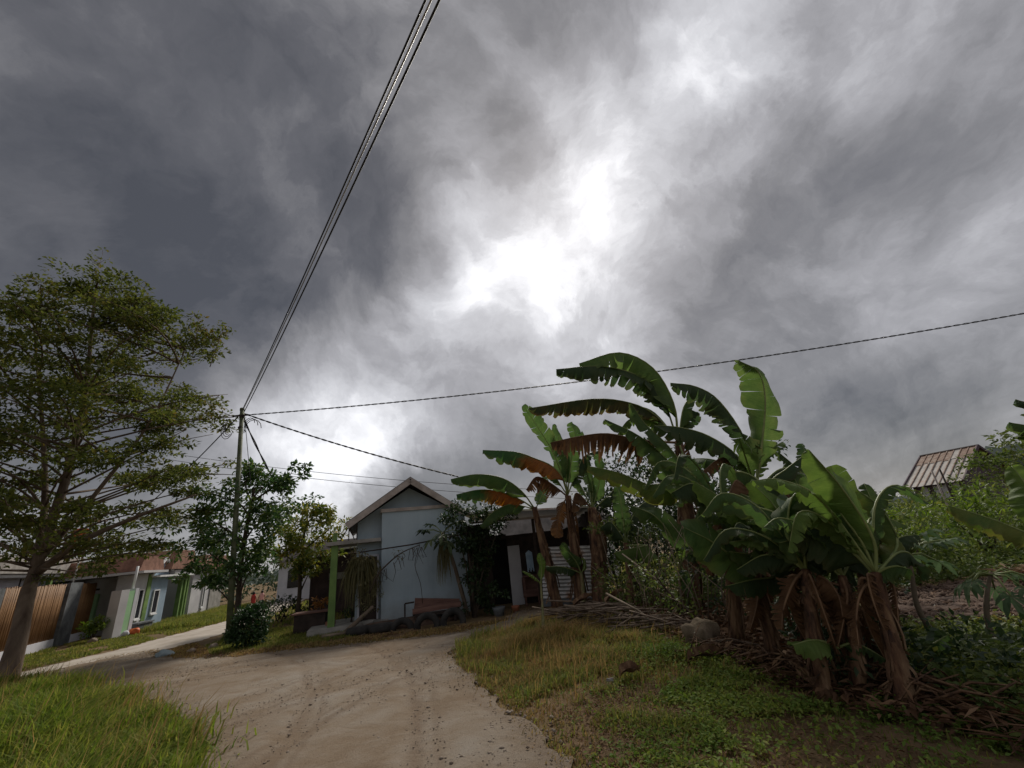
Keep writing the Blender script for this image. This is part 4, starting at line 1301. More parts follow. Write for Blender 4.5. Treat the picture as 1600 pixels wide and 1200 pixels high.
def small_tree(name, label, base, trunk, limbs, m, cl, per, L, ratio=0.5, r=0.09, bark='bark_dark'):
    t = thing(name, label, 'tree', base)
    mb = MB()
    pts = spline(trunk, 14)
    mb.tube(pts, [r - r * 0.55 * i / 13 for i in range(14)], 9, wob=0.05)
    cents, rads = [], []
    for c, rr, k in cl:
        c = Vector(c)
        st = min(pts, key=lambda p: (p - c).length * 0.6 + abs(p.z - (c.z - 0.9)))
        bp = branch(mb, st, c, 0.035, 0.01, 0.12)
        for _ in range(k):
            q = Vector((rnd.gauss(0, 1), rnd.gauss(0, 1), rnd.gauss(0, 0.75))) * rr * 0.55
            cents.append(c + q)
            s = rr * rnd.uniform(0.28, 0.5)
            rads.append((s, s, s * 0.7))
            if _ % 2 == 0:
                mb.tube([c, c + q * 0.5, c + q], [0.01, 0.008, 0.004], 4, cap=False)
    mb.build('trunk', M[bark], t)
    foliage('crown', t, m, np.array([tuple(c) for c in cents]), np.array(rads), per, L, ratio, 0.5, 0.25)
    return t


small_tree('pole_tree', 'dark leafy tree growing up around the utility pole', (-9.0, 13.6, 0),
           [(0, 0, -0.1), (0.05, 0, 0.9), (-0.05, 0.05, 1.9), (0.0, 0, 3.0), (0.1, 0, 4.4)], None, M['crown_big'],
           [((-0.2, 0, 4.9), 0.7, 12), ((0.9, 0.1, 4.55), 0.55, 9), ((1.3, 0, 4.75), 0.35, 5), ((-0.9, 0, 4.2), 0.8, 12), ((0.3, 0.2, 4.0), 0.85, 14), ((-1.5, 0.2, 3.6), 0.7, 10),
            ((0.9, 0, 3.5), 0.7, 11), ((-0.5, -0.2, 3.2), 0.8, 13), ((-1.4, 0, 2.7), 0.7, 9), ((0.6, 0, 2.7), 0.7, 10), ((-0.4, 0, 2.3), 0.7, 9), ((-1.5, 0.1, 2.2), 0.45, 6), ((0.5, -0.3, 1.9), 0.45, 6), ((-0.6, -0.3, 1.6), 0.35, 5)],
           52, 0.17, 0.46, 0.10)
small_tree('yellow_tree', 'small tree with yellowing leaves between pole and blue house', (-8.95, 17.1, 0),
           [(0, 0, -0.1), (0.02, 0, 1.0), (-0.03, 0, 2.0), (0.05, 0, 3.4)], None, M['crown_yellow'],
           [((0.1, 0, 3.7), 0.7, 10), ((0.75, 0, 3.95), 0.45, 7), ((-0.8, 0, 3.3), 0.8, 11), ((1.0, 0, 3.1), 0.65, 10), ((-0.1, 0.1, 2.9), 0.8, 12), ((-1.2, 0, 2.6), 0.6, 8), ((0.8, 0, 2.3), 0.6, 9), ((-0.4, 0, 2.2), 0.6, 8), ((0.4, 0, 1.7), 0.4, 6)],
           50, 0.19, 0.45, 0.09)

BU = thing('round_bush', 'dense round dark green bush at the foot of the pole', 'bush', (-7.6, 12.15, 0))
st = MB()
for k in range(7):
    a = k * 0.9
    st.tube([(0.05 * math.cos(a), 0.05 * math.sin(a), 0), (0.2 * math.cos(a), 0.2 * math.sin(a), 0.35), (0.38 * math.cos(a), 0.38 * math.sin(a), 0.7)], [0.02, 0.015, 0.008], 5)
st.build('stems', M['bark_dark'], BU)
cc = []
for k in range(70):
    a, u = rnd.uniform(0, 6.28), rnd.uniform(0.08, 1.0)
    rr = 0.46 * math.sqrt(max(0.05, 1 - (u * 1.05 - 0.42) ** 2 / 0.45)) * rnd.uniform(0.5, 1.0)
    cc.append((rr * math.cos(a), rr * math.sin(a), 0.08 + u * 0.82))
foliage('crown', BU, M['bush'], np.array(cc), np.full((70, 3), 0.16), 55, 0.085, 0.55, 0.6, 0.1)


def shrub(name, label, base, cl, m, per, L, ratio=0.5, droop=0.2, cat='shrub', bark='bark_dark', flat=0.5):
    t = thing(name, label, cat, base)
    mb = MB()
    cents, rads = [], []
    for c, rr, k in cl:
        c = Vector(c)
        mb.tube([(rnd.uniform(-.08, .08), rnd.uniform(-.08, .08), -0.05), Vector((c.x * 0.35, c.y * 0.35, c.z * 0.5)), c], [0.03, 0.02, 0.007], 5)
        for _ in range(k):
            q = Vector((rnd.gauss(0, 1), rnd.gauss(0, 1), rnd.gauss(0, 0.8))) * rr * 0.55
            cents.append(tuple(c + q))
            s = rr * rnd.uniform(0.3, 0.5)
            rads.append((s, s, s * 0.75))
    mb.build('stems', M[bark], t)
    foliage('crown', t, m, np.array(cents), np.array(rads), per, L, ratio, flat, droop)
    return t


# climbing shrub at the corner of the blue house
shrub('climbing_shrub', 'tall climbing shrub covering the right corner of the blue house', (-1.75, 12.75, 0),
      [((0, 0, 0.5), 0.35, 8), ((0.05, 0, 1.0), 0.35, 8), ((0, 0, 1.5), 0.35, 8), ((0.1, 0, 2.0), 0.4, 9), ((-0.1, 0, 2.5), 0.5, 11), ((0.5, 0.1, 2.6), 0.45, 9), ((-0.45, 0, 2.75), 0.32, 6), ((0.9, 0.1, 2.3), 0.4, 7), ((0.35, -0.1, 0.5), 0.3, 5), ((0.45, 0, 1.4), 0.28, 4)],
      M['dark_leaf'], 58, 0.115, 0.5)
# dark trees behind the bananas
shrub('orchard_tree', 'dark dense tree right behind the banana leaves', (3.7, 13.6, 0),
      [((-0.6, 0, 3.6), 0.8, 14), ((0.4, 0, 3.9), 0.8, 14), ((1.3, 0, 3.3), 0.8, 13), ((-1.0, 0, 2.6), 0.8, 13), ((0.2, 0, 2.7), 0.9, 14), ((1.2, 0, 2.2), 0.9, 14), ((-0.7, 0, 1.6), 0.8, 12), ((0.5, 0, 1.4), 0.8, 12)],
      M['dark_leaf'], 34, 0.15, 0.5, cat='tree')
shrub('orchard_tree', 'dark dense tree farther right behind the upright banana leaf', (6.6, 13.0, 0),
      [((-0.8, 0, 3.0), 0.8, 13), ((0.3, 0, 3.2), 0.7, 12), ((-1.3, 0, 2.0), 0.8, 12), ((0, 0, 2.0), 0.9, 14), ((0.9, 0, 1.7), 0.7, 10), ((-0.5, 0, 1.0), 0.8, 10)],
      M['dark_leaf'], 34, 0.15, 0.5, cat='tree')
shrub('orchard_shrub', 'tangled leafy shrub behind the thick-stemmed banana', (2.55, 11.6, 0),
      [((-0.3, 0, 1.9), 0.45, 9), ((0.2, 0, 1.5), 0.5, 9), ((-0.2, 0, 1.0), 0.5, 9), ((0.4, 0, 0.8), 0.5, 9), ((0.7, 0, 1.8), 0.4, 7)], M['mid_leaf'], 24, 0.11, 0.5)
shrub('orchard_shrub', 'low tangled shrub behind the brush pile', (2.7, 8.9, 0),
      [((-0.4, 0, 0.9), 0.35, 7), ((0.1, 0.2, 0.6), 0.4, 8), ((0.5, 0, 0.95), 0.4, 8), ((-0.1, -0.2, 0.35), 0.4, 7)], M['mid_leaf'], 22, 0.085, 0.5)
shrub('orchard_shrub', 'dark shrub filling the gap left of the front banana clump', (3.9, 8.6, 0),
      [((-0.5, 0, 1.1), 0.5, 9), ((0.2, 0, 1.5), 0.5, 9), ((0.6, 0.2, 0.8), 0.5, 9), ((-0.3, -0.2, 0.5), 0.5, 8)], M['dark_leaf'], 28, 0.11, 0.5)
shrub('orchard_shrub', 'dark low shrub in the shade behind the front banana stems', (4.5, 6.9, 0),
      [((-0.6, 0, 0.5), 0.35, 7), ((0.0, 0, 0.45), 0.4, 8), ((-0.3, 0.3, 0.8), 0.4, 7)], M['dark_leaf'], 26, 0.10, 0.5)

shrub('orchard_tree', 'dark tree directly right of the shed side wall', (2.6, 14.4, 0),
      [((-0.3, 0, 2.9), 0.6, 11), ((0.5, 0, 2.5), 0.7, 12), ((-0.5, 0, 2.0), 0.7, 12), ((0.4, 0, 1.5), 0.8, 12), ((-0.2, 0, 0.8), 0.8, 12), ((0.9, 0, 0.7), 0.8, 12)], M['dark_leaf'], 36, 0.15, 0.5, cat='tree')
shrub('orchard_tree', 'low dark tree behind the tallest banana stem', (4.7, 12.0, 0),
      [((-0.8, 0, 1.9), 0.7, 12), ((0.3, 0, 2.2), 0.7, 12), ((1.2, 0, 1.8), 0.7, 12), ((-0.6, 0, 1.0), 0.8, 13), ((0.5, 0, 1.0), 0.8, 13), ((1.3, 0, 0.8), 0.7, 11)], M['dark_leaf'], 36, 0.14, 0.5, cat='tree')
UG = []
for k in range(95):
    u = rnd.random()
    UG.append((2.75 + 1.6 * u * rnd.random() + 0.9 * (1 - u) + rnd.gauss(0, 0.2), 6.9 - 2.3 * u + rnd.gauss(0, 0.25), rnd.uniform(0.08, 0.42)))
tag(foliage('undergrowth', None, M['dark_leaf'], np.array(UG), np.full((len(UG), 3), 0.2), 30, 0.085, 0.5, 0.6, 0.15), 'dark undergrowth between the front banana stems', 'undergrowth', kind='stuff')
UG = np.array([(rnd.uniform(1.6, 4.6), rnd.uniform(9.2, 12.6), rnd.uniform(0.1, 0.9)) for k in range(120)])
tag(foliage('orchard_undergrowth', None, M['mid_leaf'], UG, np.full((len(UG), 3), 0.26), 26, 0.10, 0.45, 0.6, 0.15), 'tangled green undergrowth behind the brush pile', 'undergrowth', kind='stuff')
# thicket on the right in front of the hut
TH = []
for k in range(95):
    y = rnd.uniform(9.8, 17.5)
    x = rnd.uniform(0.72, 1.25) * y + rnd.uniform(-0.6, 0.8)
    h = rnd.uniform(0.55, 1.35) * (0.7 + 0.03 * y)
    for q in range(6):
        u = rnd.random()
        TH.append((x + rnd.gauss(0, 0.35), y + rnd.gauss(0, 0.35), 0.15 + h * u))
TH = np.array(TH)
tag(foliage('thicket', None, M['mid_leaf'], TH, np.full((len(TH), 3), 0.34), 30, 0.13, 0.42, 0.6, 0.15), 'overgrown green thicket in front of the rusty roofed hut', 'thicket', kind='stuff')
TH2 = []
for k in range(60):
    y = rnd.uniform(20, 46)
    x = rnd.uniform(0.45, 1.15) * y
    h = rnd.uniform(1.2, 2.6) * (y / 30) ** 0.5
    if math.hypot(x - 27.5, y - 31) < 5.5 or (y < 31 and x / y > 0.78):
        h = 1.0
    for q in range(7):
        TH2.append((x + rnd.gauss(0, 0.9), y + rnd.gauss(0, 0.9), h * rnd.uniform(0.1, 1)))
TH2 = np.array(TH2)
tag(foliage('far_woods', None, M['far_leaf'], TH2, np.full((len(TH2), 3), 0.75), 26, 0.34, 0.5, 0.6, 0.1), 'far line of scrub and trees along the right horizon', 'woods', kind='stuff')
TH3 = []
for k in range(70):
    y = rnd.uniform(34, 60)
    x = rnd.uniform(-1.0, 0.2) * y
    h = rnd.uniform(1.5, 3.4)
    for q in range(6):
        TH3.append((x + rnd.gauss(0, 1.1), y + rnd.gauss(0, 1.1), h * rnd.uniform(0.1, 1)))
TH3 = np.array(TH3)
tag(foliage('distant_woods', None, M['far_leaf'], TH3, np.full((len(TH3), 3), 1.0), 24, 0.42, 0.5, 0.6, 0.1), 'distant band of trees behind the houses', 'woods', kind='stuff')

HB = np.array([(x_ + rnd.gauss(0, 0.5), y_ + rnd.gauss(0, 0.5), rnd.uniform(0.2, h_)) for (x_, y_, h_) in ((20.5, 24.5, 1.9), (22.0, 25.0, 2.1), (23.6, 24.6, 2.0), (19.0, 23.5, 1.7), (25.2, 25.2, 2.4), (26.6, 25.0, 2.6), (21.3, 23.0, 1.6), (24.6, 23.6, 2.0)) for _ in range(14)])
tag(foliage('hut_bushes', None, M['mid_leaf'], HB, np.full((len(HB), 3), 0.5), 34, 0.2, 0.4, 0.6, 0.2), 'bushes crowding the foot of the rusty hut', 'bushes', kind='stuff')
shrub('cassava_shrub', 'bright lime green shrub right of the front banana clump', (8.0, 10.0, 0),
      [((-0.5, 0, 1.0), 0.35, 8), ((0.1, 0, 1.25), 0.4, 9), ((0.6, 0, 1.0), 0.4, 8), ((0, -0.2, 0.7), 0.4, 8), ((-0.6, 0, 0.55), 0.3, 6)], M['lime_leaf'], 24, 0.17, 0.26, 0.35)
shrub('cassava_shrub', 'lime green shrub close below the hut eave', (11.5, 11.7, 0),
      [((-0.6, 0, 1.2), 0.4, 8), ((0.2, 0, 1.5), 0.45, 9), ((0.8, 0, 1.2), 0.4, 8), ((0, -0.2, 0.8), 0.45, 8)], M['lime_leaf'], 24, 0.18, 0.3, 0.35)
shrub('hedge_tree', 'green tree crowding the right gable of the hut', (17.8, 16.0, 0),
      [((-0.5, 0, 2.7), 0.6, 10), ((0.5, 0, 3.2), 0.6, 10), ((1.2, 0, 2.5), 0.8, 12), ((-0.3, 0, 1.9), 0.8, 12), ((2.4, 0, 2.3), 0.7, 10), ((1.0, 0, 1.4), 0.9, 12)], M['mid_leaf'], 28, 0.2, 0.45, cat='tree')
shrub('gate_shrub', 'small yellow-green shrub in front of the gate', (-17.75, 18.2, 0),
      [((0, 0, 0.45), 0.28, 8), ((0.25, 0.1, 0.6), 0.25, 7), ((-0.25, 0, 0.55), 0.25, 7), ((0.1, -0.1, 0.8), 0.2, 5)], M['lime_leaf'], 22, 0.12, 0.5)
shrub('garden_shrub', 'dark garden shrub under the yellowing tree', (-9.9, 17.6, 0),
      [((0, 0, 0.4), 0.35, 8), ((0.5, 0.1, 0.6), 0.35, 8), ((-0.5, 0, 0.55), 0.35, 8), ((0.9, 0, 0.35), 0.3, 6)], M['dark_leaf'], 26, 0.12, 0.5)
shrub('garden_shrub', 'leafy pot shrub at the foot of the green pillar', (-5.45, 13.5, 0),
      [((0, 0, 0.4), 0.25, 6), ((0.1, 0, 0.8), 0.25, 6), ((-0.05, 0, 1.15), 0.2, 4)], M['dark_leaf'], 24, 0.09, 0.5)

# ================================================================== hut on the right
HU = thing('rusty_hut', 'hut with rusty tin roof on the right horizon', 'hut', (25.86, 30.0, 0), R(-63))
EZ, RZ, RUN, LEN = 2.6, 4.8, 4.72, 3.1


def rz_(y):
    return EZ + (RZ - EZ) * y / RUN


MB().box(0.3, LEN - 0.2, 0.5, 2 * RUN - 0.6, 0, EZ + 0.1).build('wall', M['plum_paint'], HU)
MB().add([(LEN - 0.2, 0.5, EZ + 0.1), (LEN - 0.2, 2 * RUN - 0.6, EZ + 0.1), (LEN - 0.2, RUN, RZ - 0.1), (LEN - 0.3, 0.5, EZ + 0.1), (LEN - 0.3, 2 * RUN - 0.6, EZ + 0.1), (LEN - 0.3, RUN, RZ - 0.1)],
         [(0, 1, 2), (5, 4, 3), (0, 3, 4, 1), (1, 4, 5, 2), (2, 5, 3, 0)]).build('gable', M['plum_paint'], HU)
hr = MB().bar((-0.05, RUN, RZ + 0.06), (LEN + 0.05, RUN, RZ + 0.06), 0.3, 0.05).build('roof', M['zinc_dull'], HU)


def slab(x0, x1, y0, y1, lift):
    v = [(x, y, rz_(y) + lift + d) for d in (0, 0.02) for x, y in ((x0, y0), (x1, y0), (x1, y1), (x0, y1))]
    return MB().add(v, [(0, 3, 2, 1), (4, 5, 6, 7), (0, 1, 5, 4), (1, 2, 6, 5), (2, 3, 7, 6), (3, 0, 4, 7)])


for k in range(8):
    x0, x1 = LEN / 8 * k, LEN / 8 * (k + 1) - 0.012
    slab(x0, x1, -0.1 + 0.06 * (k % 2), 3.25, 0.004 * (k % 3)).build('roof_sheet', M['zinc_dull'], hr)
    slab(x0, x1, 3.1 + 0.12 * (k % 2), RUN, 0.034 + 0.004 * (k % 3)).build('roof_sheet', M['rust'] if k != 5 else M['zinc_dull'], hr)
    MB().bar((x1, -0.1, rz_(-0.1) + 0.05), (x1, RUN, RZ + 0.08), 0.055, 0.035).build('roof_rib', M['rust'], hr)
MB().add([(0, RUN, RZ), (LEN, RUN, RZ), (LEN, 2 * RUN, EZ), (0, 2 * RUN, EZ), (0, RUN, RZ - 0.03), (LEN, RUN, RZ - 0.03), (LEN, 2 * RUN, EZ - 0.03), (0, 2 * RUN, EZ - 0.03)],
         [(0, 1, 2, 3), (4, 7, 6, 5), (0, 4, 5, 1), (2, 6, 7, 3), (1, 5, 6, 2), (0, 3, 7, 4)]).build('back_slope', M['rust'], HU)
for a, c in (((LEN + 0.05, -0.12, EZ - 0.05), (LEN + 0.05, RUN, RZ)), ((LEN + 0.05, 2 * RUN, EZ), (LEN + 0.05, RUN, RZ)), ((-0.05, -0.12, EZ - 0.05), (-0.05, RUN, RZ))):
    MB().bar(a, c, 0.07, 0.2).build('bargeboard', M['plum_paint'], HU)
for x in (0.75, 1.35, 1.75, 2.35):
    MB().box(x, x + 0.3, 0.45, 0.498, 1.7, 2.5).build('window', M['wall_white'], HU)
for k, (a, c) in enumerate((((20.62, 22.0, 0.0), (20.71, 22.0, 3.05)), ((21.0, 22.0, 0.0), (21.14, 22.0, 3.06)))):
    tag(MB().tube([a, ((a[0] + c[0]) / 2 + 0.02, a[1], (a[2] + c[2]) / 2), c], [0.05, 0.045, 0.04], 6).build('bamboo_pole', M['timber_pale'] if k == 0 else M['dark_wood']),
        ('pale' if k == 0 else 'dark') + ' leaning bamboo pole in front of the hut', 'pole')

# ================================================================== palmate plants
def palmate(name, parent, hub, tip_dir, size, m, lobes=7, droop=0.35):
    """one hand-shaped leaf: lobes spreading from the hub; midribs folded"""
    t = Vector(tip_dir).normalized()
    up = Vector((0, 0, 1))
    s = t.cross(up)
    s = s.normalized() if s.length > 0.1 else Vector((1, 0, 0))
    n = s.cross(t).normalized()
    mb = MB()
    hub = Vector(hub)
    for k in range(lobes):
        a = (k / (lobes - 1) - 0.5) * R(265)
        L = size * (1.0 - 0.4 * abs(k / (lobes - 1) - 0.5) * 2) * rnd.uniform(0.88, 1.1)
        d = t * math.cos(a) + s * math.sin(a)
        sd = d.cross(n).normalized()
        w = L * 0.17
        mid = hub + d * L * 0.5 - up * (droop * L * 0.12)
        tip = hub + d * L - up * (droop * L)
        q = hub + d * L * 0.78 - up * (droop * L * 0.5)
        v = [hub, mid + sd * w + n * w * 0.35, q + sd * w * 0.8, tip, q - sd * w * 0.8, mid - sd * w + n * w * 0.35, mid, q]
        mb.add(v, [(0, 1, 6), (1, 2, 7, 6), (2, 3, 7), (3, 4, 7), (4, 5, 6, 7), (5, 0, 6)], False)
    return mb.build(name, m, parent)


def palm_plant(name, label, base, trunk, r, leaves, m, cat):
    t = thing(name, label, cat, base)
    pts = spline(trunk, 12)
    MB().tube(pts, [r - r * 0.4 * i / 11 for i in range(12)], 8, wob=0.04).build('trunk', M['bark_pale'], t)
    for (frm, hub, size, droop) in leaves:
        o = palmate('leaf', t, hub, Vector(hub) - Vector(frm) + Vector((0, 0, -0.1)), size, m, 7, droop)
        f_, h_ = Vector(frm), Vector(hub)
        MB().tube([f_, f_.lerp(h_, 0.5) + Vector((0, 0, 0.06)), h_], [0.014, 0.011, 0.008], 5).build('petiole', M['midrib'], o)
    return t


lv = []
top = (-0.58, -0.25, 2.28)
for k in range(12):
    a = k * 2.4
    z = 2.28 + 0.30 * math.sin(k * 1.7)
    rr = 0.55 + 0.12 * math.sin(k * 3.1)
    lv.append((top, (top[0] + rr * math.cos(a), top[1] + rr * 0.8 * math.sin(a), z), 0.34, 0.35))
PP = palm_plant('papaya_tree', 'leaning papaya tree in front of the blank blue wall', (-2.0, 13.25, 0), [(0, 0, -0.05), (-0.12, -0.08, 0.6), (-0.35, -0.2, 1.6), (-0.58, -0.25, 2.3)], 0.07, lv, M['dark_leaf'], 'papaya tree')
fr = MB()
for k in range(3):
    fr.lathe([(0.0, 0.0), (0.05, 0.03), (0.07, 0.1), (0.05, 0.18), (0.0, 0.22)], (-0.5 + 0.1 * k, -0.3 - 0.03 * k, 1.9 - 0.06 * k), 8)
fr.build('fruit', M['bush'], PP)

lv = []
for k in range(11):
    a = k * 2.4
    z = 1.15 + 0.22 * math.sin(k * 1.3) - 0.012 * k
    rr = 0.30 + 0.08 * (k % 3)
    lv.append(((0.05, 0, 1.0), (0.05 + rr * math.cos(a), rr * 0.7 * math.sin(a), z), 0.25, 0.4))
palm_plant('young_papaya', 'young papaya with blue-green lobed leaves by the tilled soil', (4.72, 5.9, 0), [(0, 0, -0.05), (-0.1, 0, 0.4), (0.0, 0, 0.8), (0.05, 0, 1.05)], 0.035, lv, M['blue_leaf'], 'papaya tree')
lv = []
for k in range(9):
    a = k * 2.4
    lv.append(((0.25, -0.1, 0.75), (0.25 + (0.22 + 0.08 * (k % 3)) * math.cos(a), -0.1 + 0.25 * math.sin(a), 0.72 - 0.05 * (k % 4)), 0.20, 0.6))
palm_plant('young_papaya', 'drooping papaya seedling over the left edge of tilled soil', (4.95, 5.5, 0), [(0, 0, -0.05), (0.05, 0, 0.3), (0.16, -0.05, 0.6), (0.25, -0.1, 0.78)], 0.03, lv, M['blue_leaf'], 'papaya tree')

# ================================================================== banana plants
def banana_leaf(parent, origin, pts, w, N, dr, tear, kind):
    org = Vector(origin)
    n = 33
    line = spline([Vector(p) - org for p in pts], n)
    N = Vector(N)
    cum = [0.0]
    for i in range(n - 1):
        cum.append(cum[-1] + (line[i + 1] - line[i]).length)
    tot = cum[-1]
    cum = [c / tot for c in cum]
    s0 = 0.12

    def at(t):
        t = min(max(t, 0), 1)
        k = max(0, min(n - 2, next((i for i in range(n - 1) if cum[i + 1] >= t), n - 2)))
        u = (t - cum[k]) / max(cum[k + 1] - cum[k], 1e-6)
        p = line[k].lerp(line[k + 1], u)
        a = line[min(k + 2, n - 1)] - line[max(k - 1, 0)]
        return p, a.normalized()

    def width(t):
        u = (t - s0) / (1 - s0)
        return w * min(1.0, (u / 0.16)) ** 0.55 * max(0.03, (1 - max(0.0, (u - 0.55) / 0.45) ** 2.0)) ** 0.6

    V, Fc, al, ac = [], [], [], []
    AC = 5
    phase = rnd.uniform(0, 6)
    for sgn, dd in ((1, dr[0]), (-1, dr[1])):
        # strips between tears
        cuts = [s0]
        while cuts[-1] < 1:
            if tear >= 0.85:
                step = rnd.uniform(0.018, 0.04)
            else:
                step = rnd.uniform(0.018, 0.075) / max(0.22, tear * 1.5)
            cuts.append(min(1.0, cuts[-1] + step))
        if cuts[-1] - cuts[-2] < 0.02 and len(cuts) > 2:
            cuts.pop(-2)
        for ci in range(len(cuts) - 1):
            t0, t1 = cuts[ci], cuts[ci + 1]
            K = max(2, int((t1 - t0) / 0.03) + 1)
            jd = rnd.gauss(0, 10 * (0.35 + tear))
            gap = (0.0 if tear < 0.02 or rnd.random() < 0.4 else rnd.uniform(0.05, 0.75) * tear ** 0.6 * 0.7) if tear < 0.85 else rnd.uniform(0.35, 0.7)
            cut_w = rnd.uniform(0.78, 1.0) if tear > 0.3 else rnd.uniform(0.94, 1.0)
            if tear >= 0.85:
                cut_w = rnd.uniform(0.45, 1.0)
            base = len(V)
            for i in range(K + 1):
                u = i / K
                t = t0 + (t1 - t0) * u
                for j in range(AC + 1):
                    a = j / AC
                    # the margin of a strip is narrower than its root, so tears open outward
                    tt = t + (0.5 - u) * (t1 - t0) * gap * a * a + 0.035 * a
                    p, tg = at(tt)
                    nn = (N - tg * N.dot(tg)).normalized()
                    sd = tg.cross(nn) * sgn
                    ang = R(dd + jd * a + 16 * math.sin(tt * 9 + phase + sgn) * a * (1 if tear < 0.85 else 0.4) + 14 * a)
                    ww = width(t) * cut_w * (1 - 0.10 * abs(u - 0.5) * 2 * (a > 0.9) * (tear > 0.1))
                    off = sd * (math.cos(ang) * a * ww) - nn * (math.sin(ang) * a * ww)
                    if tear >= 0.85:
                        off += Vector((0, 0, -1)) * (0.18 * a * a * ww)
                    off += nn * (0.018 * math.sin(tt * 55 + phase) * a)
                    V.append(p + off)
                    al.append(t)
                    ac.append(a)
            for i in range(K):
                for j in range(AC):
                    q = base + i * (AC + 1) + j
                    Fc.append((q, q + 1, q + AC + 2, q + AC + 1))
    o = np_mesh('leaf', np.array([tuple(v) for v in V]), np.array(Fc), BK[kind], parent, smooth=True, attrs={'along': al, 'across': ac})
    mb = MB()
    rr = 0.012 + 0.03 * w
    mb.tube([line[i] for i in range(0, n, 2)], [rr * (1 - 0.85 * i / (n - 1)) for i in range(0, n, 2)], 6)
    mb.build('midrib', M['midrib_dead' if kind == 'b' else 'midrib'], o)
    return o


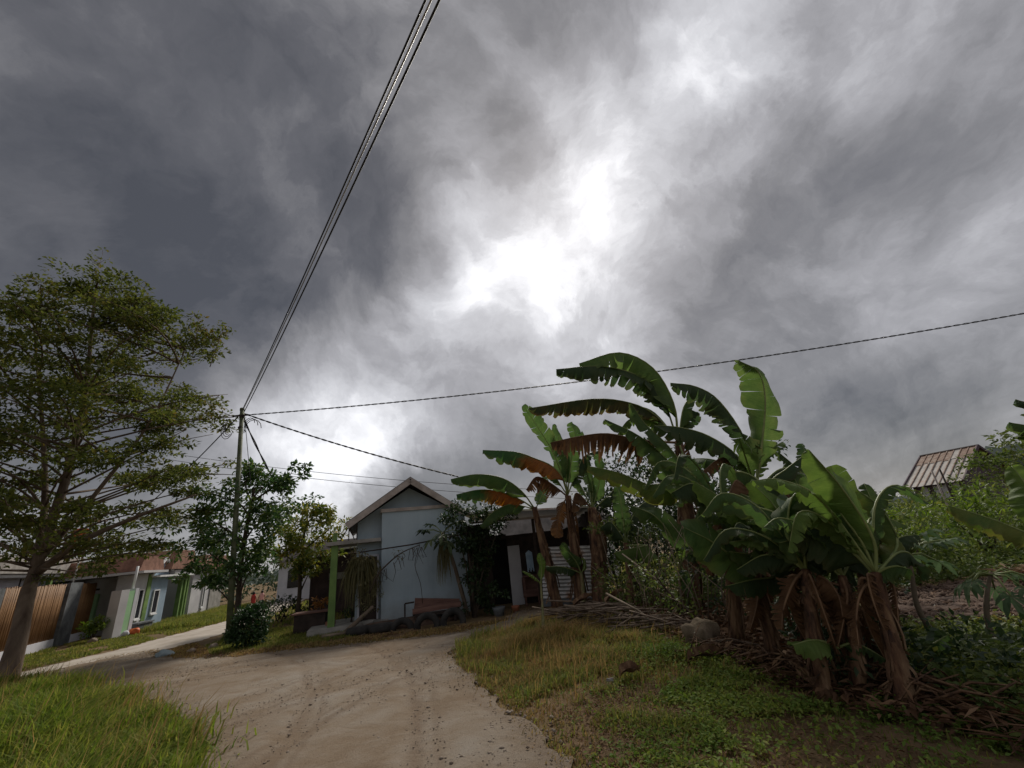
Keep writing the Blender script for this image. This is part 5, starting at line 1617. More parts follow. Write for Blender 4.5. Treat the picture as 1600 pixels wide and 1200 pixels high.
# stem joints and leaf midribs in metres: (midrib points, half width, upper-side direction, droop of both halves, tearing, look)
BANANAS = {
  'A': dict(stem=[[0.51, 12.38, 0.0], [0.43, 12.5, 0.98], [0.33, 12.63, 1.83], [0.24, 12.75, 2.69]], r=(0.15, 0.08), leaves=[
    ([[0.24, 12.75, 2.65], [-0.08, 12.56, 3.17], [-0.6, 12.38, 3.59], [-1.34, 12.19, 3.76], [-2.08, 12.0, 3.67]], 0.42, (0, 0, 1), (62, 62), 0.15, 'g'),
    ([[0.24, 12.75, 2.64], [-0.17, 12.64, 2.96], [-0.75, 12.52, 3.24], [-1.34, 12.41, 3.34], [-1.99, 12.3, 3.26]], 0.45, (0, 0, 1), (66, 66), 0.6, 'm'),
    ([[0.22, 12.75, 2.64], [-0.13, 12.66, 2.77], [-0.5, 12.58, 2.84], [-0.98, 12.49, 2.67], [-1.38, 12.4, 2.32]], 0.32, (0, 0, 1), (55, 55), 0.2, 'g'),
    ([[0.26, 12.75, 2.63], [0.56, 13.08, 3.12], [0.68, 13.4, 3.65]], 0.22, (0, -0.85, 0.5), (10, 10), 0.3, 'd'),
  ]),
  'B': dict(stem=[[1.1, 12.02, 0.0], [1.17, 12.11, 1.08], [1.19, 12.21, 1.9], [1.23, 12.3, 2.86]], r=(0.16, 0.09), leaves=[
    ([[1.22, 12.3, 2.86], [1.16, 12.16, 3.34], [0.87, 12.02, 3.72], [0.4, 11.88, 3.97], [-0.13, 11.74, 4.19], [-1.05, 11.6, 4.32]], 0.48, (0, 0, 1), (62, 66), 0.35, 'm'),
    ([[1.23, 12.3, 2.9], [1.03, 12.2, 3.98], [0.7, 12.1, 4.78], [0.26, 12.0, 5.66]], 0.36, (-0.6, -0.5, 0.6), (12, 12), 0.35, 'g'),
    ([[1.23, 12.3, 2.9], [1.31, 12.37, 3.98], [1.24, 12.43, 4.5], [1.17, 12.5, 5.1]], 0.2, (0, -0.85, 0.5), (15, 15), 0.2, 'g'),
    ([[1.23, 12.3, 2.9], [1.51, 12.27, 3.94], [1.73, 12.23, 4.6], [1.62, 12.2, 5.0]], 0.32, (0, -0.85, 0.5), (20, 20), 0.3, 'g'),
    ([[1.22, 12.3, 2.84], [0.78, 12.2, 3.26], [0.39, 12.1, 3.47], [0.05, 12.0, 3.13]], 0.45, (0, 0, 1), (68, 68), 0.95, 'b'),
    ([[1.23, 12.3, 2.86], [1.01, 12.2, 2.6], [0.83, 12.1, 2.18], [0.73, 12.0, 1.77]], 0.3, (0, -0.85, 0.5), (30, 30), 0.6, 'b'),
    ([[1.23, 12.3, 2.88], [1.65, 12.53, 3.59], [1.99, 12.77, 4.05], [2.5, 13.0, 4.2]], 0.3, (0, 0, 1), (45, 45), 0.4, 'd'),
  ]),
  'C': dict(stem=[[1.61, 11.82, 0.0], [1.75, 12.01, 1.02], [1.84, 12.21, 1.91], [1.87, 12.4, 2.44]], r=(0.23, 0.12), leaves=[
    ([[1.87, 12.4, 2.4], [1.61, 12.27, 2.81], [1.42, 12.13, 2.87], [1.23, 12.0, 2.39]], 0.35, (0, 0, 1), (60, 60), 0.5, 'b'),
    ([[1.87, 12.4, 2.42], [1.95, 12.6, 3.28], [1.89, 12.8, 3.91], [1.7, 13.0, 4.07]], 0.32, (0, 0, 1), (40, 40), 0.5, 'd'),
    ([[1.88, 12.4, 2.42], [2.0, 12.47, 2.98], [2.01, 12.53, 3.45], [2.01, 12.6, 3.95]], 0.12, (0, -0.85, 0.5), (20, 20), 0.2, 'g'),
    ([[1.89, 12.4, 2.4], [2.42, 12.53, 2.75], [2.7, 12.67, 2.92], [2.85, 12.8, 2.55]], 0.28, (0, 0, 1), (50, 50), 0.3, 'd'),
    ([[1.88, 12.4, 2.42], [2.16, 12.33, 3.03], [2.27, 12.27, 3.47], [2.27, 12.2, 3.94]], 0.26, (0, -0.85, 0.5), (25, 25), 0.3, 'g'),
  ]),
  'G1': dict(stem=[[1.98, 10.29, 0.0], [2.21, 10.74, 0.67], [2.38, 11.2, 1.43]], r=(0.09, 0.06), leaves=[
    ([[2.38, 11.2, 1.42], [2.26, 11.13, 1.71], [2.06, 11.07, 1.99], [1.79, 11.0, 1.88]], 0.34, (0, 0, 1), (50, 50), 0.1, 'd'),
    ([[2.36, 11.12, 1.39], [2.82, 10.87, 1.35], [2.44, 10.73, 1.33], [1.95, 10.6, 1.28]], 0.36, (0, 0, 1), (58, 58), 0.05, 'l'),
    ([[2.38, 11.2, 1.42], [2.67, 11.47, 1.95], [3.07, 11.73, 2.33], [3.53, 12.0, 2.48]], 0.3, (0, 0, 1), (45, 45), 0.3, 'd'),
    ([[2.38, 11.2, 1.42], [2.47, 11.33, 2.2], [2.53, 11.47, 2.7], [2.48, 11.6, 2.98]], 0.24, (0, -0.85, 0.5), (15, 15), 0.3, 'g'),
  ]),
  'G2': dict(stem=[[2.84, 9.4, 0.0], [2.93, 9.3, 0.57], [2.95, 9.2, 0.99]], r=(0.08, 0.05), leaves=[
    ([[2.95, 9.2, 0.98], [2.86, 9.07, 1.51], [2.58, 8.93, 1.93], [2.12, 8.8, 2.17]], 0.3, (-0.6, -0.5, 0.6), (30, 30), 0.08, 'g'),
    ([[2.95, 9.2, 0.98], [3.14, 9.2, 1.33], [3.23, 9.2, 1.47]], 0.1, (0, -0.85, 0.5), (20, 20), 0.0, 'l'),
    ([[2.95, 9.2, 0.97], [3.16, 9.07, 1.18], [3.31, 8.93, 1.17], [3.39, 8.8, 0.93]], 0.24, (0, 0, 1), (40, 40), 0.1, 'g'),
    ([[2.95, 9.2, 0.97], [2.98, 9.13, 0.81], [2.97, 9.07, 0.62], [2.95, 9.0, 0.4]], 0.16, (0, -0.85, 0.5), (20, 20), 0.1, 'g'),
  ]),
  'D1': dict(stem=[[3.11, 9.79, 0.0], [3.44, 9.83, 1.3], [3.69, 9.86, 2.52], [3.83, 9.9, 3.58]], r=(0.2, 0.1), leaves=[
    ([[3.82, 9.9, 3.58], [3.88, 9.72, 4.5], [3.54, 9.55, 5.41], [2.76, 9.38, 5.86], [1.68, 9.2, 5.61]], 0.66, (0.55, 0, 0.85), (58, 58), 0.6, 'o'),
    ([[3.82, 9.9, 3.58], [3.59, 9.65, 4.81], [2.99, 9.4, 5.26], [2.12, 9.15, 5.46], [1.07, 8.9, 5.4]], 0.5, (0, 0, 1), (58, 58), 0.6, 'd'),
    ([[3.81, 9.9, 3.58], [3.39, 9.72, 4.22], [2.8, 9.55, 4.57], [1.87, 9.38, 4.73], [0.32, 9.2, 4.62]], 0.42, (0, 0, 1), (66, 66), 0.75, 'n'),
    ([[3.81, 9.86, 3.51], [3.64, 9.6, 2.42], [3.34, 9.4, 3.0], [2.74, 9.2, 3.65], [1.99, 9.0, 4.09]], 0.44, (0, -0.5, 0.85), (22, 28), 0.45, 'g'),
    ([[3.8, 9.82, 3.53], [3.7, 9.52, 2.9], [3.32, 9.35, 3.47], [2.91, 9.18, 3.93], [2.65, 9.0, 4.39]], 0.36, (0, -0.5, 0.85), (18, 25), 0.12, 'g'),
    ([[3.81, 9.9, 3.55], [2.9, 9.82, 3.7], [2.16, 9.75, 3.93], [1.45, 9.68, 3.93], [0.74, 9.6, 3.84]], 0.62, (0, 0, 1), (74, 74), 1.0, 'b'),
    ([[3.77, 9.9, 3.28], [3.2, 9.75, 2.49], [2.63, 9.6, 2.72], [2.07, 9.45, 2.98], [1.47, 9.3, 3.15]], 0.38, (0, 0, 1), (58, 58), 0.25, 'y'),
    ([[3.83, 9.9, 3.58], [4.25, 10.07, 4.23], [4.49, 10.23, 4.42], [4.54, 10.4, 4.04]], 0.3, (0, 0, 1), (40, 40), 0.4, 'd'),
  ]),
  'D2': dict(stem=[[3.49, 7.65, 0.0], [3.8, 7.83, 0.74], [4.08, 8.02, 1.44], [4.37, 8.2, 2.16]], r=(0.18, 0.1), leaves=[
    ([[4.37, 8.2, 2.14], [4.39, 8.05, 3.06], [4.06, 7.9, 3.87], [3.62, 7.75, 4.19], [3.08, 7.6, 4.28]], 0.46, (0, 0, 1), (62, 60), 0.7, 'd'),
    ([[4.37, 8.2, 2.14], [4.73, 8.1, 3.03], [5.01, 8.0, 3.83], [5.01, 7.9, 4.39], [4.64, 7.8, 4.66]], 0.52, (-0.75, -0.6, 0.2), (75, 5), 0.3, 'o'),
    ([[4.36, 8.2, 2.14], [4.12, 8.0, 2.78], [3.61, 7.8, 3.19], [3.06, 7.6, 3.37], [2.5, 7.4, 3.43]], 0.42, (0, 0, 1), (58, 58), 0.5, 'd'),
    ([[4.35, 8.2, 2.13], [4.02, 8.05, 2.48], [3.8, 7.9, 2.78], [3.25, 7.75, 2.52], [2.78, 7.6, 2.23]], 0.2, (0, 0, 1), (40, 40), 0.9, 'b'),
    ([[4.24, 7.96, 2.12], [3.68, 7.35, 2.42], [3.82, 7.1, 2.29], [3.87, 6.85, 1.94], [3.66, 6.6, 1.29]], 0.36, (-0.2, -0.3, 0.9), (48, 40), 0.06, 'g'),
    ([[4.32, 8.12, 2.12], [4.23, 7.87, 1.74], [4.0, 7.73, 1.43], [3.7, 7.6, 1.16]], 0.3, (0, -0.85, 0.5), (35, 35), 0.6, 'b'),
    ([[4.37, 8.2, 2.14], [4.98, 8.33, 2.48], [5.36, 8.47, 2.46], [5.41, 8.6, 2.16]], 0.34, (0, 0, 1), (40, 40), 0.2, 'd'),
  ]),
  'E1': dict(stem=[[2.68, 5.77, 0.0], [2.71, 5.76, 0.45], [2.74, 5.76, 0.87], [2.91, 5.75, 1.24]], r=(0.1, 0.055), leaves=[
    ([[2.91, 5.75, 1.23], [2.76, 5.63, 1.64], [2.47, 5.52, 1.93], [2.16, 5.4, 2.15]], 0.24, (-0.3, -0.6, 0.7), (35, 25), 0.08, 'l'),
    ([[2.88, 5.75, 1.09], [2.55, 5.6, 1.16], [2.18, 5.45, 1.44], [1.84, 5.3, 1.63]], 0.3, (-0.3, -0.75, 0.5), (10, 14), 0.04, 'g'),
    ([[2.91, 5.77, 1.22], [2.93, 5.87, 1.41], [2.84, 5.93, 1.58], [2.63, 6.0, 1.7]], 0.28, (0, -0.85, 0.5), (25, 25), 0.1, 'd'),
    ([[2.91, 5.75, 1.22], [3.16, 5.8, 1.34], [3.42, 5.85, 1.42], [3.64, 5.9, 1.25]], 0.3, (0, 0, 1), (40, 40), 0.1, 'd'),
    ([[2.86, 5.73, 1.12], [2.66, 5.67, 0.78], [2.55, 5.63, 0.62], [2.41, 5.6, 0.44]], 0.18, (0, -0.85, 0.5), (40, 40), 0.8, 'b'),
  ]),
  'E2': dict(stem=[[2.52, 4.7, 0.0], [2.63, 4.75, 0.43], [2.73, 4.8, 0.8], [2.83, 4.85, 1.08]], r=(0.09, 0.05), leaves=[
    ([[2.84, 4.87, 1.07], [2.75, 4.82, 1.34], [2.8, 4.75, 1.66], [2.94, 4.68, 1.83], [3.11, 4.6, 1.46]], 0.2, (0.2, -0.4, 0.8), (38, 40), 0.05, 'g'),
    ([[2.84, 4.87, 1.07], [3.06, 5.0, 1.37], [3.13, 5.1, 1.7], [2.99, 5.2, 1.83]], 0.22, (0, 0, 1), (35, 35), 0.1, 'p'),  # added pale leaf, standing in for a pale tarp-like sheet farther back
    ([[2.83, 4.85, 1.07], [2.74, 5.0, 1.21], [2.58, 5.15, 1.24], [2.32, 5.3, 1.11]], 0.2, (0, 0, 1), (50, 50), 0.2, 'd'),
    ([[2.83, 4.85, 1.07], [2.95, 4.77, 0.98], [2.96, 4.68, 0.84], [2.88, 4.6, 0.67]], 0.2, (0, 0, 1), (45, 45), 0.3, 'b'),
    ([[2.82, 4.85, 1.08], [2.65, 4.82, 0.98], [2.45, 4.78, 0.77], [2.35, 4.75, 0.59]], 0.16, (0, -0.85, 0.5), (40, 40), 0.8, 'b'),
    ([[2.83, 4.85, 1.08], [2.84, 4.8, 1.27], [2.75, 4.75, 1.37], [2.57, 4.7, 1.37]], 0.24, (0, -0.85, 0.5), (25, 25), 0.1, 'g'),
  ]),
  'E3': dict(stem=[[2.96, 4.34, 0.0], [3.08, 4.39, 0.4], [3.18, 4.45, 0.76], [3.27, 4.5, 1.02]], r=(0.085, 0.05), leaves=[
    ([[3.27, 4.5, 1.01], [3.32, 4.43, 1.33], [3.18, 4.37, 1.8], [2.95, 4.3, 2.22]], 0.25, (-0.35, -0.75, 0.5), (50, 12), 0.08, 'l'),
    ([[3.27, 4.5, 1.01], [3.25, 4.5, 1.31], [3.15, 4.5, 1.63], [3.14, 4.5, 2.0]], 0.22, (-0.4, -0.7, 0.5), (30, 25), 0.06, 'g'),
    ([[3.28, 4.52, 1.0], [3.19, 4.6, 1.22], [2.96, 4.65, 1.47], [2.67, 4.7, 1.57]], 0.34, (-0.1, -0.5, 0.8), (30, 30), 0.05, 'd'),
    ([[3.27, 4.5, 1.01], [3.69, 4.63, 1.24], [3.79, 4.77, 1.58], [3.72, 4.9, 1.81]], 0.16, (0, -0.85, 0.5), (40, 35), 0.15, 'y'),
    ([[3.27, 4.5, 1.01], [3.31, 4.4, 1.06], [3.34, 4.3, 1.08], [3.35, 4.2, 1.06]], 0.14, (0, 0, 1), (45, 45), 0.05, 'g'),
    ([[3.27, 4.5, 1.01], [3.59, 4.57, 1.16], [3.78, 4.63, 1.12], [3.83, 4.7, 0.89]], 0.14, (0, 0, 1), (58, 58), 0.2, 'd'),
    ([[3.27, 4.5, 1.0], [3.36, 4.47, 0.96], [3.31, 4.43, 0.8], [3.2, 4.4, 0.56]], 0.12, (0, -0.85, 0.5), (45, 45), 0.9, 'b'),
    ([[3.26, 4.5, 1.0], [3.03, 4.45, 0.88], [2.87, 4.4, 0.69], [2.77, 4.35, 0.49]], 0.13, (0, -0.85, 0.5), (45, 45), 0.9, 'b'),
  ]),
  'E4': dict(stem=[[2.84, 4.69, 0.0], [2.96, 4.71, 0.4], [3.06, 4.73, 0.77], [3.11, 4.75, 1.0]], r=(0.075, 0.045), leaves=[
    ([[3.12, 4.77, 0.99], [3.16, 4.8, 1.29], [3.15, 4.8, 1.62], [3.1, 4.8, 1.83]], 0.26, (-0.3, -0.8, 0.4), (15, 15), 0.06, 'g'),
    ([[3.12, 4.77, 0.99], [3.38, 4.9, 1.14], [3.67, 5.0, 1.34], [4.0, 5.1, 1.41]], 0.22, (0, -0.85, 0.5), (30, 30), 0.1, 'd'),
    ([[3.1, 4.75, 0.99], [3.03, 4.8, 1.12], [2.94, 4.85, 1.18], [2.8, 4.9, 1.08]], 0.18, (0, 0, 1), (50, 50), 0.2, 'd'),
    ([[3.09, 4.73, 0.99], [3.04, 4.67, 0.83], [2.89, 4.63, 0.63], [2.74, 4.6, 0.44]], 0.13, (0, -0.85, 0.5), (45, 45), 0.9, 'b'),
  ]),
  'E6': dict(stem=[[3.09, 5.87, 0.0], [3.13, 5.78, 0.34], [3.17, 5.69, 0.76], [3.21, 5.6, 1.08]], r=(0.085, 0.05), leaves=[
    ([[3.21, 5.6, 1.07], [3.12, 5.53, 1.42], [2.94, 5.47, 1.7], [2.69, 5.4, 1.89]], 0.22, (-0.4, -0.6, 0.6), (40, 20), 0.1, 'g'),
    ([[3.21, 5.6, 1.07], [3.24, 5.6, 1.44], [3.13, 5.6, 1.8], [2.95, 5.6, 2.09]], 0.24, (-0.4, -0.6, 0.6), (25, 35), 0.12, 'l'),
    ([[3.21, 5.6, 1.07], [3.49, 5.67, 1.42], [3.63, 5.73, 1.8], [3.64, 5.8, 2.13]], 0.24, (-0.4, -0.7, 0.4), (30, 15), 0.2, 'g'),
    ([[3.21, 5.6, 1.07], [3.67, 5.73, 1.28], [4.02, 5.87, 1.61], [4.24, 6.0, 1.94]], 0.22, (-0.4, -0.7, 0.4), (30, 20), 0.2, 'd'),
    ([[3.21, 5.6, 1.06], [2.91, 5.5, 1.11], [2.63, 5.4, 1.23], [2.3, 5.3, 1.31]], 0.22, (-0.2, -0.5, 0.8), (40, 30), 0.1, 'g'),
    ([[3.21, 5.6, 1.06], [2.82, 5.47, 0.98], [2.48, 5.33, 0.99], [2.12, 5.2, 0.97]], 0.2, (-0.2, -0.5, 0.8), (45, 35), 0.2, 'd'),
  ]),
  'E7': dict(stem=[[3.55, 5.4, 0.0], [3.6, 5.33, 0.34], [3.62, 5.27, 0.72], [3.65, 5.2, 1.01]], r=(0.08, 0.05), leaves=[
    ([[3.65, 5.2, 1.0], [3.58, 5.2, 1.32], [3.51, 5.2, 1.69], [3.4, 5.2, 2.04]], 0.22, (-0.4, -0.7, 0.4), (35, 15), 0.08, 'g'),
    ([[3.65, 5.2, 1.0], [3.79, 5.23, 1.37], [3.85, 5.27, 1.73], [3.82, 5.3, 2.14]], 0.24, (-0.4, -0.7, 0.4), (20, 35), 0.1, 'l'),
    ([[3.65, 5.2, 1.0], [3.96, 5.3, 1.28], [4.2, 5.4, 1.59], [4.29, 5.5, 1.9]], 0.2, (-0.4, -0.7, 0.4), (30, 25), 0.15, 'g'),
    ([[3.65, 5.2, 1.0], [4.0, 5.23, 1.14], [4.25, 5.27, 1.25], [4.48, 5.3, 1.26]], 0.16, (0, 0, 1), (40, 40), 0.15, 'd'),
    ([[3.64, 5.2, 1.0], [3.35, 5.1, 1.08], [3.08, 5.0, 1.19], [2.77, 4.9, 1.26]], 0.2, (-0.2, -0.6, 0.7), (35, 25), 0.1, 'g'),
    ([[3.64, 5.2, 0.99], [3.3, 5.07, 0.92], [3.0, 4.93, 0.9], [2.67, 4.8, 0.89]], 0.19, (-0.2, -0.6, 0.7), (40, 30), 0.15, 'd'),
  ]),
  'E5': dict(stem=[[2.58, 6.6, 0.0], [2.67, 6.5, 0.5], [2.74, 6.4, 1.1], [2.8, 6.3, 1.78]], r=(0.1, 0.06), leaves=[
    ([[2.8, 6.3, 1.77], [2.66, 6.2, 2.05], [2.38, 6.1, 2.2], [2.05, 6.0, 2.1]], 0.3, (0, 0, 1), (50, 50), 0.3, 'd'),
    ([[2.8, 6.3, 1.77], [3.02, 6.4, 2.03], [3.22, 6.5, 2.21], [3.38, 6.6, 2.11]], 0.24, (0, 0, 1), (50, 50), 0.3, 'b'),
    ([[2.8, 6.3, 1.76], [2.63, 6.27, 1.53], [2.45, 6.23, 1.3], [2.37, 6.2, 0.99]], 0.2, (0, -0.85, 0.5), (40, 40), 0.8, 'b'),
    ([[2.8, 6.3, 1.75], [2.82, 6.27, 1.43], [2.75, 6.23, 1.1], [2.66, 6.2, 0.88]], 0.2, (0, -0.85, 0.5), (40, 40), 0.8, 'b'),
  ]),
  'S1': dict(stem=[[3.01, 5.22, 0.0], [2.92, 4.98, 0.21], [2.8, 4.75, 0.39]], r=(0.03, 0.02), leaves=[
    ([[2.8, 4.75, 0.39], [2.68, 4.67, 0.47], [2.51, 4.58, 0.52], [2.28, 4.5, 0.52]], 0.15, (-0.1, -0.6, 0.8), (35, 20), 0.02, 'l'),
    ([[2.8, 4.75, 0.39], [2.93, 4.7, 0.43], [3.03, 4.65, 0.39], [3.13, 4.6, 0.3]], 0.1, (0, 0, 1), (30, 30), 0.02, 'g'),
  ]),
  'S2': dict(stem=[[3.61, 4.99, 0.0], [3.69, 5.0, 0.11], [3.75, 5.0, 0.2]], r=(0.025, 0.018), leaves=[
    ([[3.75, 5.0, 0.2], [3.84, 4.97, 0.26], [3.92, 4.93, 0.31], [4.02, 4.9, 0.36]], 0.14, (0, -0.85, 0.5), (25, 25), 0.02, 'g'),
    ([[3.75, 5.0, 0.19], [3.77, 4.93, 0.13], [3.82, 4.87, 0.1], [3.87, 4.8, 0.08]], 0.08, (0, 0, 1), (30, 30), 0.02, 'g'),
  ]),
  'S3': dict(stem=[[0.04, 8.82, 0.0], [0.08, 9.21, 0.36], [0.12, 9.6, 0.88]], r=(0.035, 0.02), leaves=[
    ([[0.12, 9.6, 0.87], [0.16, 9.57, 1.08], [0.18, 9.53, 1.27], [0.17, 9.5, 1.47]], 0.1, (0, -0.85, 0.5), (25, 25), 0, 'l'),
    ([[0.12, 9.6, 0.87], [0.04, 9.53, 0.98], [-0.06, 9.47, 1.08], [-0.22, 9.4, 1.17]], 0.05, (0, 0, 1), (30, 30), 0, 'l'),
  ]),
  'S4': dict(stem=[[1.12, 11.66, 0.0], [1.19, 11.78, 0.41], [1.23, 11.9, 0.85]], r=(0.07, 0.045), leaves=[
    ([[1.23, 11.9, 0.84], [1.13, 11.8, 1.13], [0.96, 11.7, 1.39], [0.8, 11.6, 1.6]], 0.2, (0, -0.85, 0.5), (20, 20), 0.05, 'g'),
    ([[1.23, 11.9, 0.83], [1.01, 11.77, 0.95], [0.69, 11.63, 1.07], [0.32, 11.5, 1.1]], 0.2, (0, -0.6, 0.8), (25, 25), 0.05, 'd'),
    ([[1.23, 11.9, 0.84], [1.35, 11.9, 0.99], [1.36, 11.9, 1.14], [1.29, 11.9, 1.2]], 0.06, (0, -0.85, 0.5), (25, 25), 0, 'l'),
  ]),
  'I': dict(stem=[[4.93, 8.61, 0.0], [5.48, 8.8, 1.19], [5.83, 9.0, 1.84]], r=(0.12, 0.08), leaves=[
    ([[5.82, 9.0, 1.82], [5.85, 8.93, 2.22], [5.67, 8.87, 2.58], [5.4, 8.8, 2.9]], 0.24, (-0.3, -0.4, 0.8), (40, 40), 0.6, 'd'),
    ([[5.82, 9.0, 1.82], [6.09, 9.07, 2.28], [6.16, 9.13, 2.72], [6.2, 9.2, 3.08]], 0.26, (0, -0.85, 0.5), (20, 20), 0.7, 'd'),
    ([[5.82, 9.0, 1.82], [6.18, 9.0, 1.99], [6.41, 9.0, 1.9], [6.54, 9.0, 1.57]], 0.26, (0, 0, 1), (50, 50), 0.3, 'd'),
    ([[5.82, 9.0, 1.82], [5.58, 8.9, 1.98], [5.28, 8.8, 2.04], [4.87, 8.7, 1.95]], 0.3, (0, 0, 1), (55, 55), 0.5, 'b'),
  ]),
  'Hh': dict(stem=[[5.61, 5.42, 0.0], [5.73, 5.26, 0.56], [5.82, 5.1, 1.08]], r=(0.12, 0.08), leaves=[
    ([[5.82, 5.1, 1.07], [5.76, 5.27, 1.1], [5.54, 5.43, 1.32], [5.27, 5.6, 1.53]], 0.2, (0, 0, 1), (55, 50), 0.1, 'y'),
    ([[5.82, 5.1, 1.07], [5.9, 5.2, 1.35], [6.0, 5.3, 1.64], [6.06, 5.4, 1.9]], 0.24, (-0.6, -0.6, 0.4), (10, 20), 0.06, 'l'),
    ([[5.82, 5.1, 1.08], [6.26, 5.17, 1.89], [6.37, 5.23, 2.28], [6.21, 5.3, 2.42]], 0.25, (0, 0, 1), (50, 50), 0.3, 'g'),
    ([[5.82, 5.1, 1.08], [6.38, 5.13, 2.03], [6.51, 5.17, 2.51], [6.33, 5.2, 2.68]], 0.25, (0, 0, 1), (55, 55), 0.5, 'd'),
  ]),
}
LABELS = {
    'A': 'leaning banana plant nearest the blue house with leaves drooping left',
    'B': 'banana plant with a big orange-brown withered leaf and upright leaf',
    'C': 'thickest brown banana stem right of the corrugated sheet',
    'G1': 'thin dry banana stem bearing one small bright hanging leaf',
    'G2': 'slim young banana with one leaf arching left before dark shrubs',
    'D1': 'tallest banana plant with huge tattered leaves arching left',
    'D2': 'tall banana plant with one pale leaf standing upright against the sky',
    'E1': 'leftmost plant of the front banana clump with broad bright leaf',
    'E2': 'front clump banana with folded leaves over a dry brown stem',
    'E3': 'rightmost front banana with reddish stem and largest bright leaf',
    'E4': 'slender dark banana in the middle of the front clump',
    'E6': 'front clump banana with several blades swept up to the left',
    'E7': 'front clump banana standing just behind the reddish stem',
    'E5': 'banana stem with dead brown leaves just left of front clump',
    'S1': 'banana sucker with a single bright leaf low in front clump',
    'S2': 'tiny banana sucker right of the reddish stem',
    'S3': 'small pale banana shoot at the edge of the dirt yard',
    'S4': 'young banana sucker in front of the corrugated sheet',
    'I': 'banana plant with fringed dark leaves behind the front clump',
    'Hh': 'yellow-green banana leaves reaching in from the right edge',
}
for key, bp in BANANAS.items():
    st = bp['stem']
    org = Vector((st[0][0], st[0][1], 0))
    t = thing('banana_plant', LABELS[key], 'banana plant', org, group='banana plants')
    pts = spline([Vector(p) - org for p in st], 18)
    pts[0].z -= 0.05
    r0, r1 = bp['r']
    if key[0] == 'E':
        r0, r1 = r0 * 0.82, r1 * 0.85
    mb = MB()
    mb.tube(pts, [(r0 + (r1 - r0) * (i / 17)) * (1.12 if i == 0 else 1) * rnd.uniform(0.96, 1.05) for i in range(18)], 12, wob=0.07)
    small = key[0] == 'S'
    mb.build('stem', M['stem_green'] if small or key in ('G2', 'Hh') else M['stem'], t)
    # dry leaf sheaths hugging the stem
    if not small:
        for k in range(20 if key[0] in 'ABCDE' else 6):
            i0 = rnd.randint(5, 16)
            ln = rnd.randint(3, 9)
            a = rnd.uniform(0, 6.28)
            rr = r0 + (r1 - r0) * i0 / 17
            wv = rr * rnd.uniform(0.35, 0.8)
            V, Fc = [], []
            steps = 7
            for s in range(steps):
                u = s / (steps - 1)
                idx = max(0.0, i0 - ln * u)
                p = pts[int(idx)].lerp(pts[min(17, int(idx) + 1)], idx % 1)
                out = 1.06 + 0.9 * u * u * rnd.uniform(0.3, 1.6)
                aa = a + 0.4 * u * math.sin(k)
                c, sn = math.cos(aa), math.sin(aa)
                ctr = p + Vector((c, sn, 0)) * rr * out
                wd = Vector((-sn, c, 0)) * wv * (1 - 0.65 * u)
                V += [ctr - wd - Vector((c, sn, 0)) * 0.25 * wv, ctr + Vector((c, sn, 0)) * 0.01, ctr + wd - Vector((c, sn, 0)) * 0.25 * wv]
            for s in range(steps - 1):
                for j in range(2):
                    q = s * 3 + j
                    Fc.append((q, q + 1, q + 4, q + 3))
            mb2 = MB()
            mb2.add(V, Fc, True)
            mb2.build('dry_sheath', M['sheath'], t)
    if key[0] in 'EDBC':
        for k in range(6 if key[0] == 'E' else (3 if key[0] == 'D' else 1)):
            # the wind has pushed the blades over to the left
            a = rnd.gauss(2.7, 0.75) if rnd.random() < 0.75 else rnd.uniform(0.1, 1.2)
            tp = pts[-1] + org
            L_ = rnd.uniform(0.7, 1.1) * (1.0 if key[0] == 'E' else 1.7)
            up_ = rnd.uniform(0.35, 0.95) * L_
            o_ = Vector((math.cos(a), math.sin(a), 0))
            tipz = up_ * rnd.uniform(0.5, 1.25) - 0.05
            bp['leaves'].append(([tuple(tp), tuple(tp + o_ * L_ * 0.3 + Vector((0, 0, up_ * 0.75))), tuple(tp + o_ * L_ * 0.68 + Vector((0, 0, up_))), tuple(tp + o_ * L_ + Vector((0, 0, tipz)))],
                                 rnd.uniform(0.11, 0.165) * (1.0 if key[0] == 'E' else 1.9), (o_.x * -0.2, o_.y * -0.2, 1), (rnd.uniform(28, 58), rnd.uniform(20, 50)), rnd.choice((0.15, 0.35, 0.6)), rnd.choice('ggglldo')))
        for k in range(3 if key[0] == 'E' else 4):
            a = rnd.uniform(0, 6.28)
            tp = pts[-1] + org + Vector((0, 0, -rnd.uniform(0.02, 0.25)))
            ro, dn = rnd.uniform(0.12, 0.3), rnd.uniform(0.35, 0.8) * (1 if key[0] == 'E' else 1.6)
            o_ = Vector((math.cos(a), math.sin(a), 0))
            bp['leaves'].append(([tuple(tp), tuple(tp + o_ * ro * 0.7 + Vector((0, 0, 0.04))), tuple(tp + o_ * ro + Vector((0, 0, -dn * 0.5))), tuple(tp + o_ * ro * 0.8 + Vector((0, 0, -dn)))], rnd.uniform(0.08, 0.16), (math.cos(a), math.sin(a), 0.3), (48, 48), 0.9, 'b'))
    for P3, w, N, dr, tear, kind in bp['leaves']:
        banana_leaf(t, org, P3, w, N, dr, tear, kind)

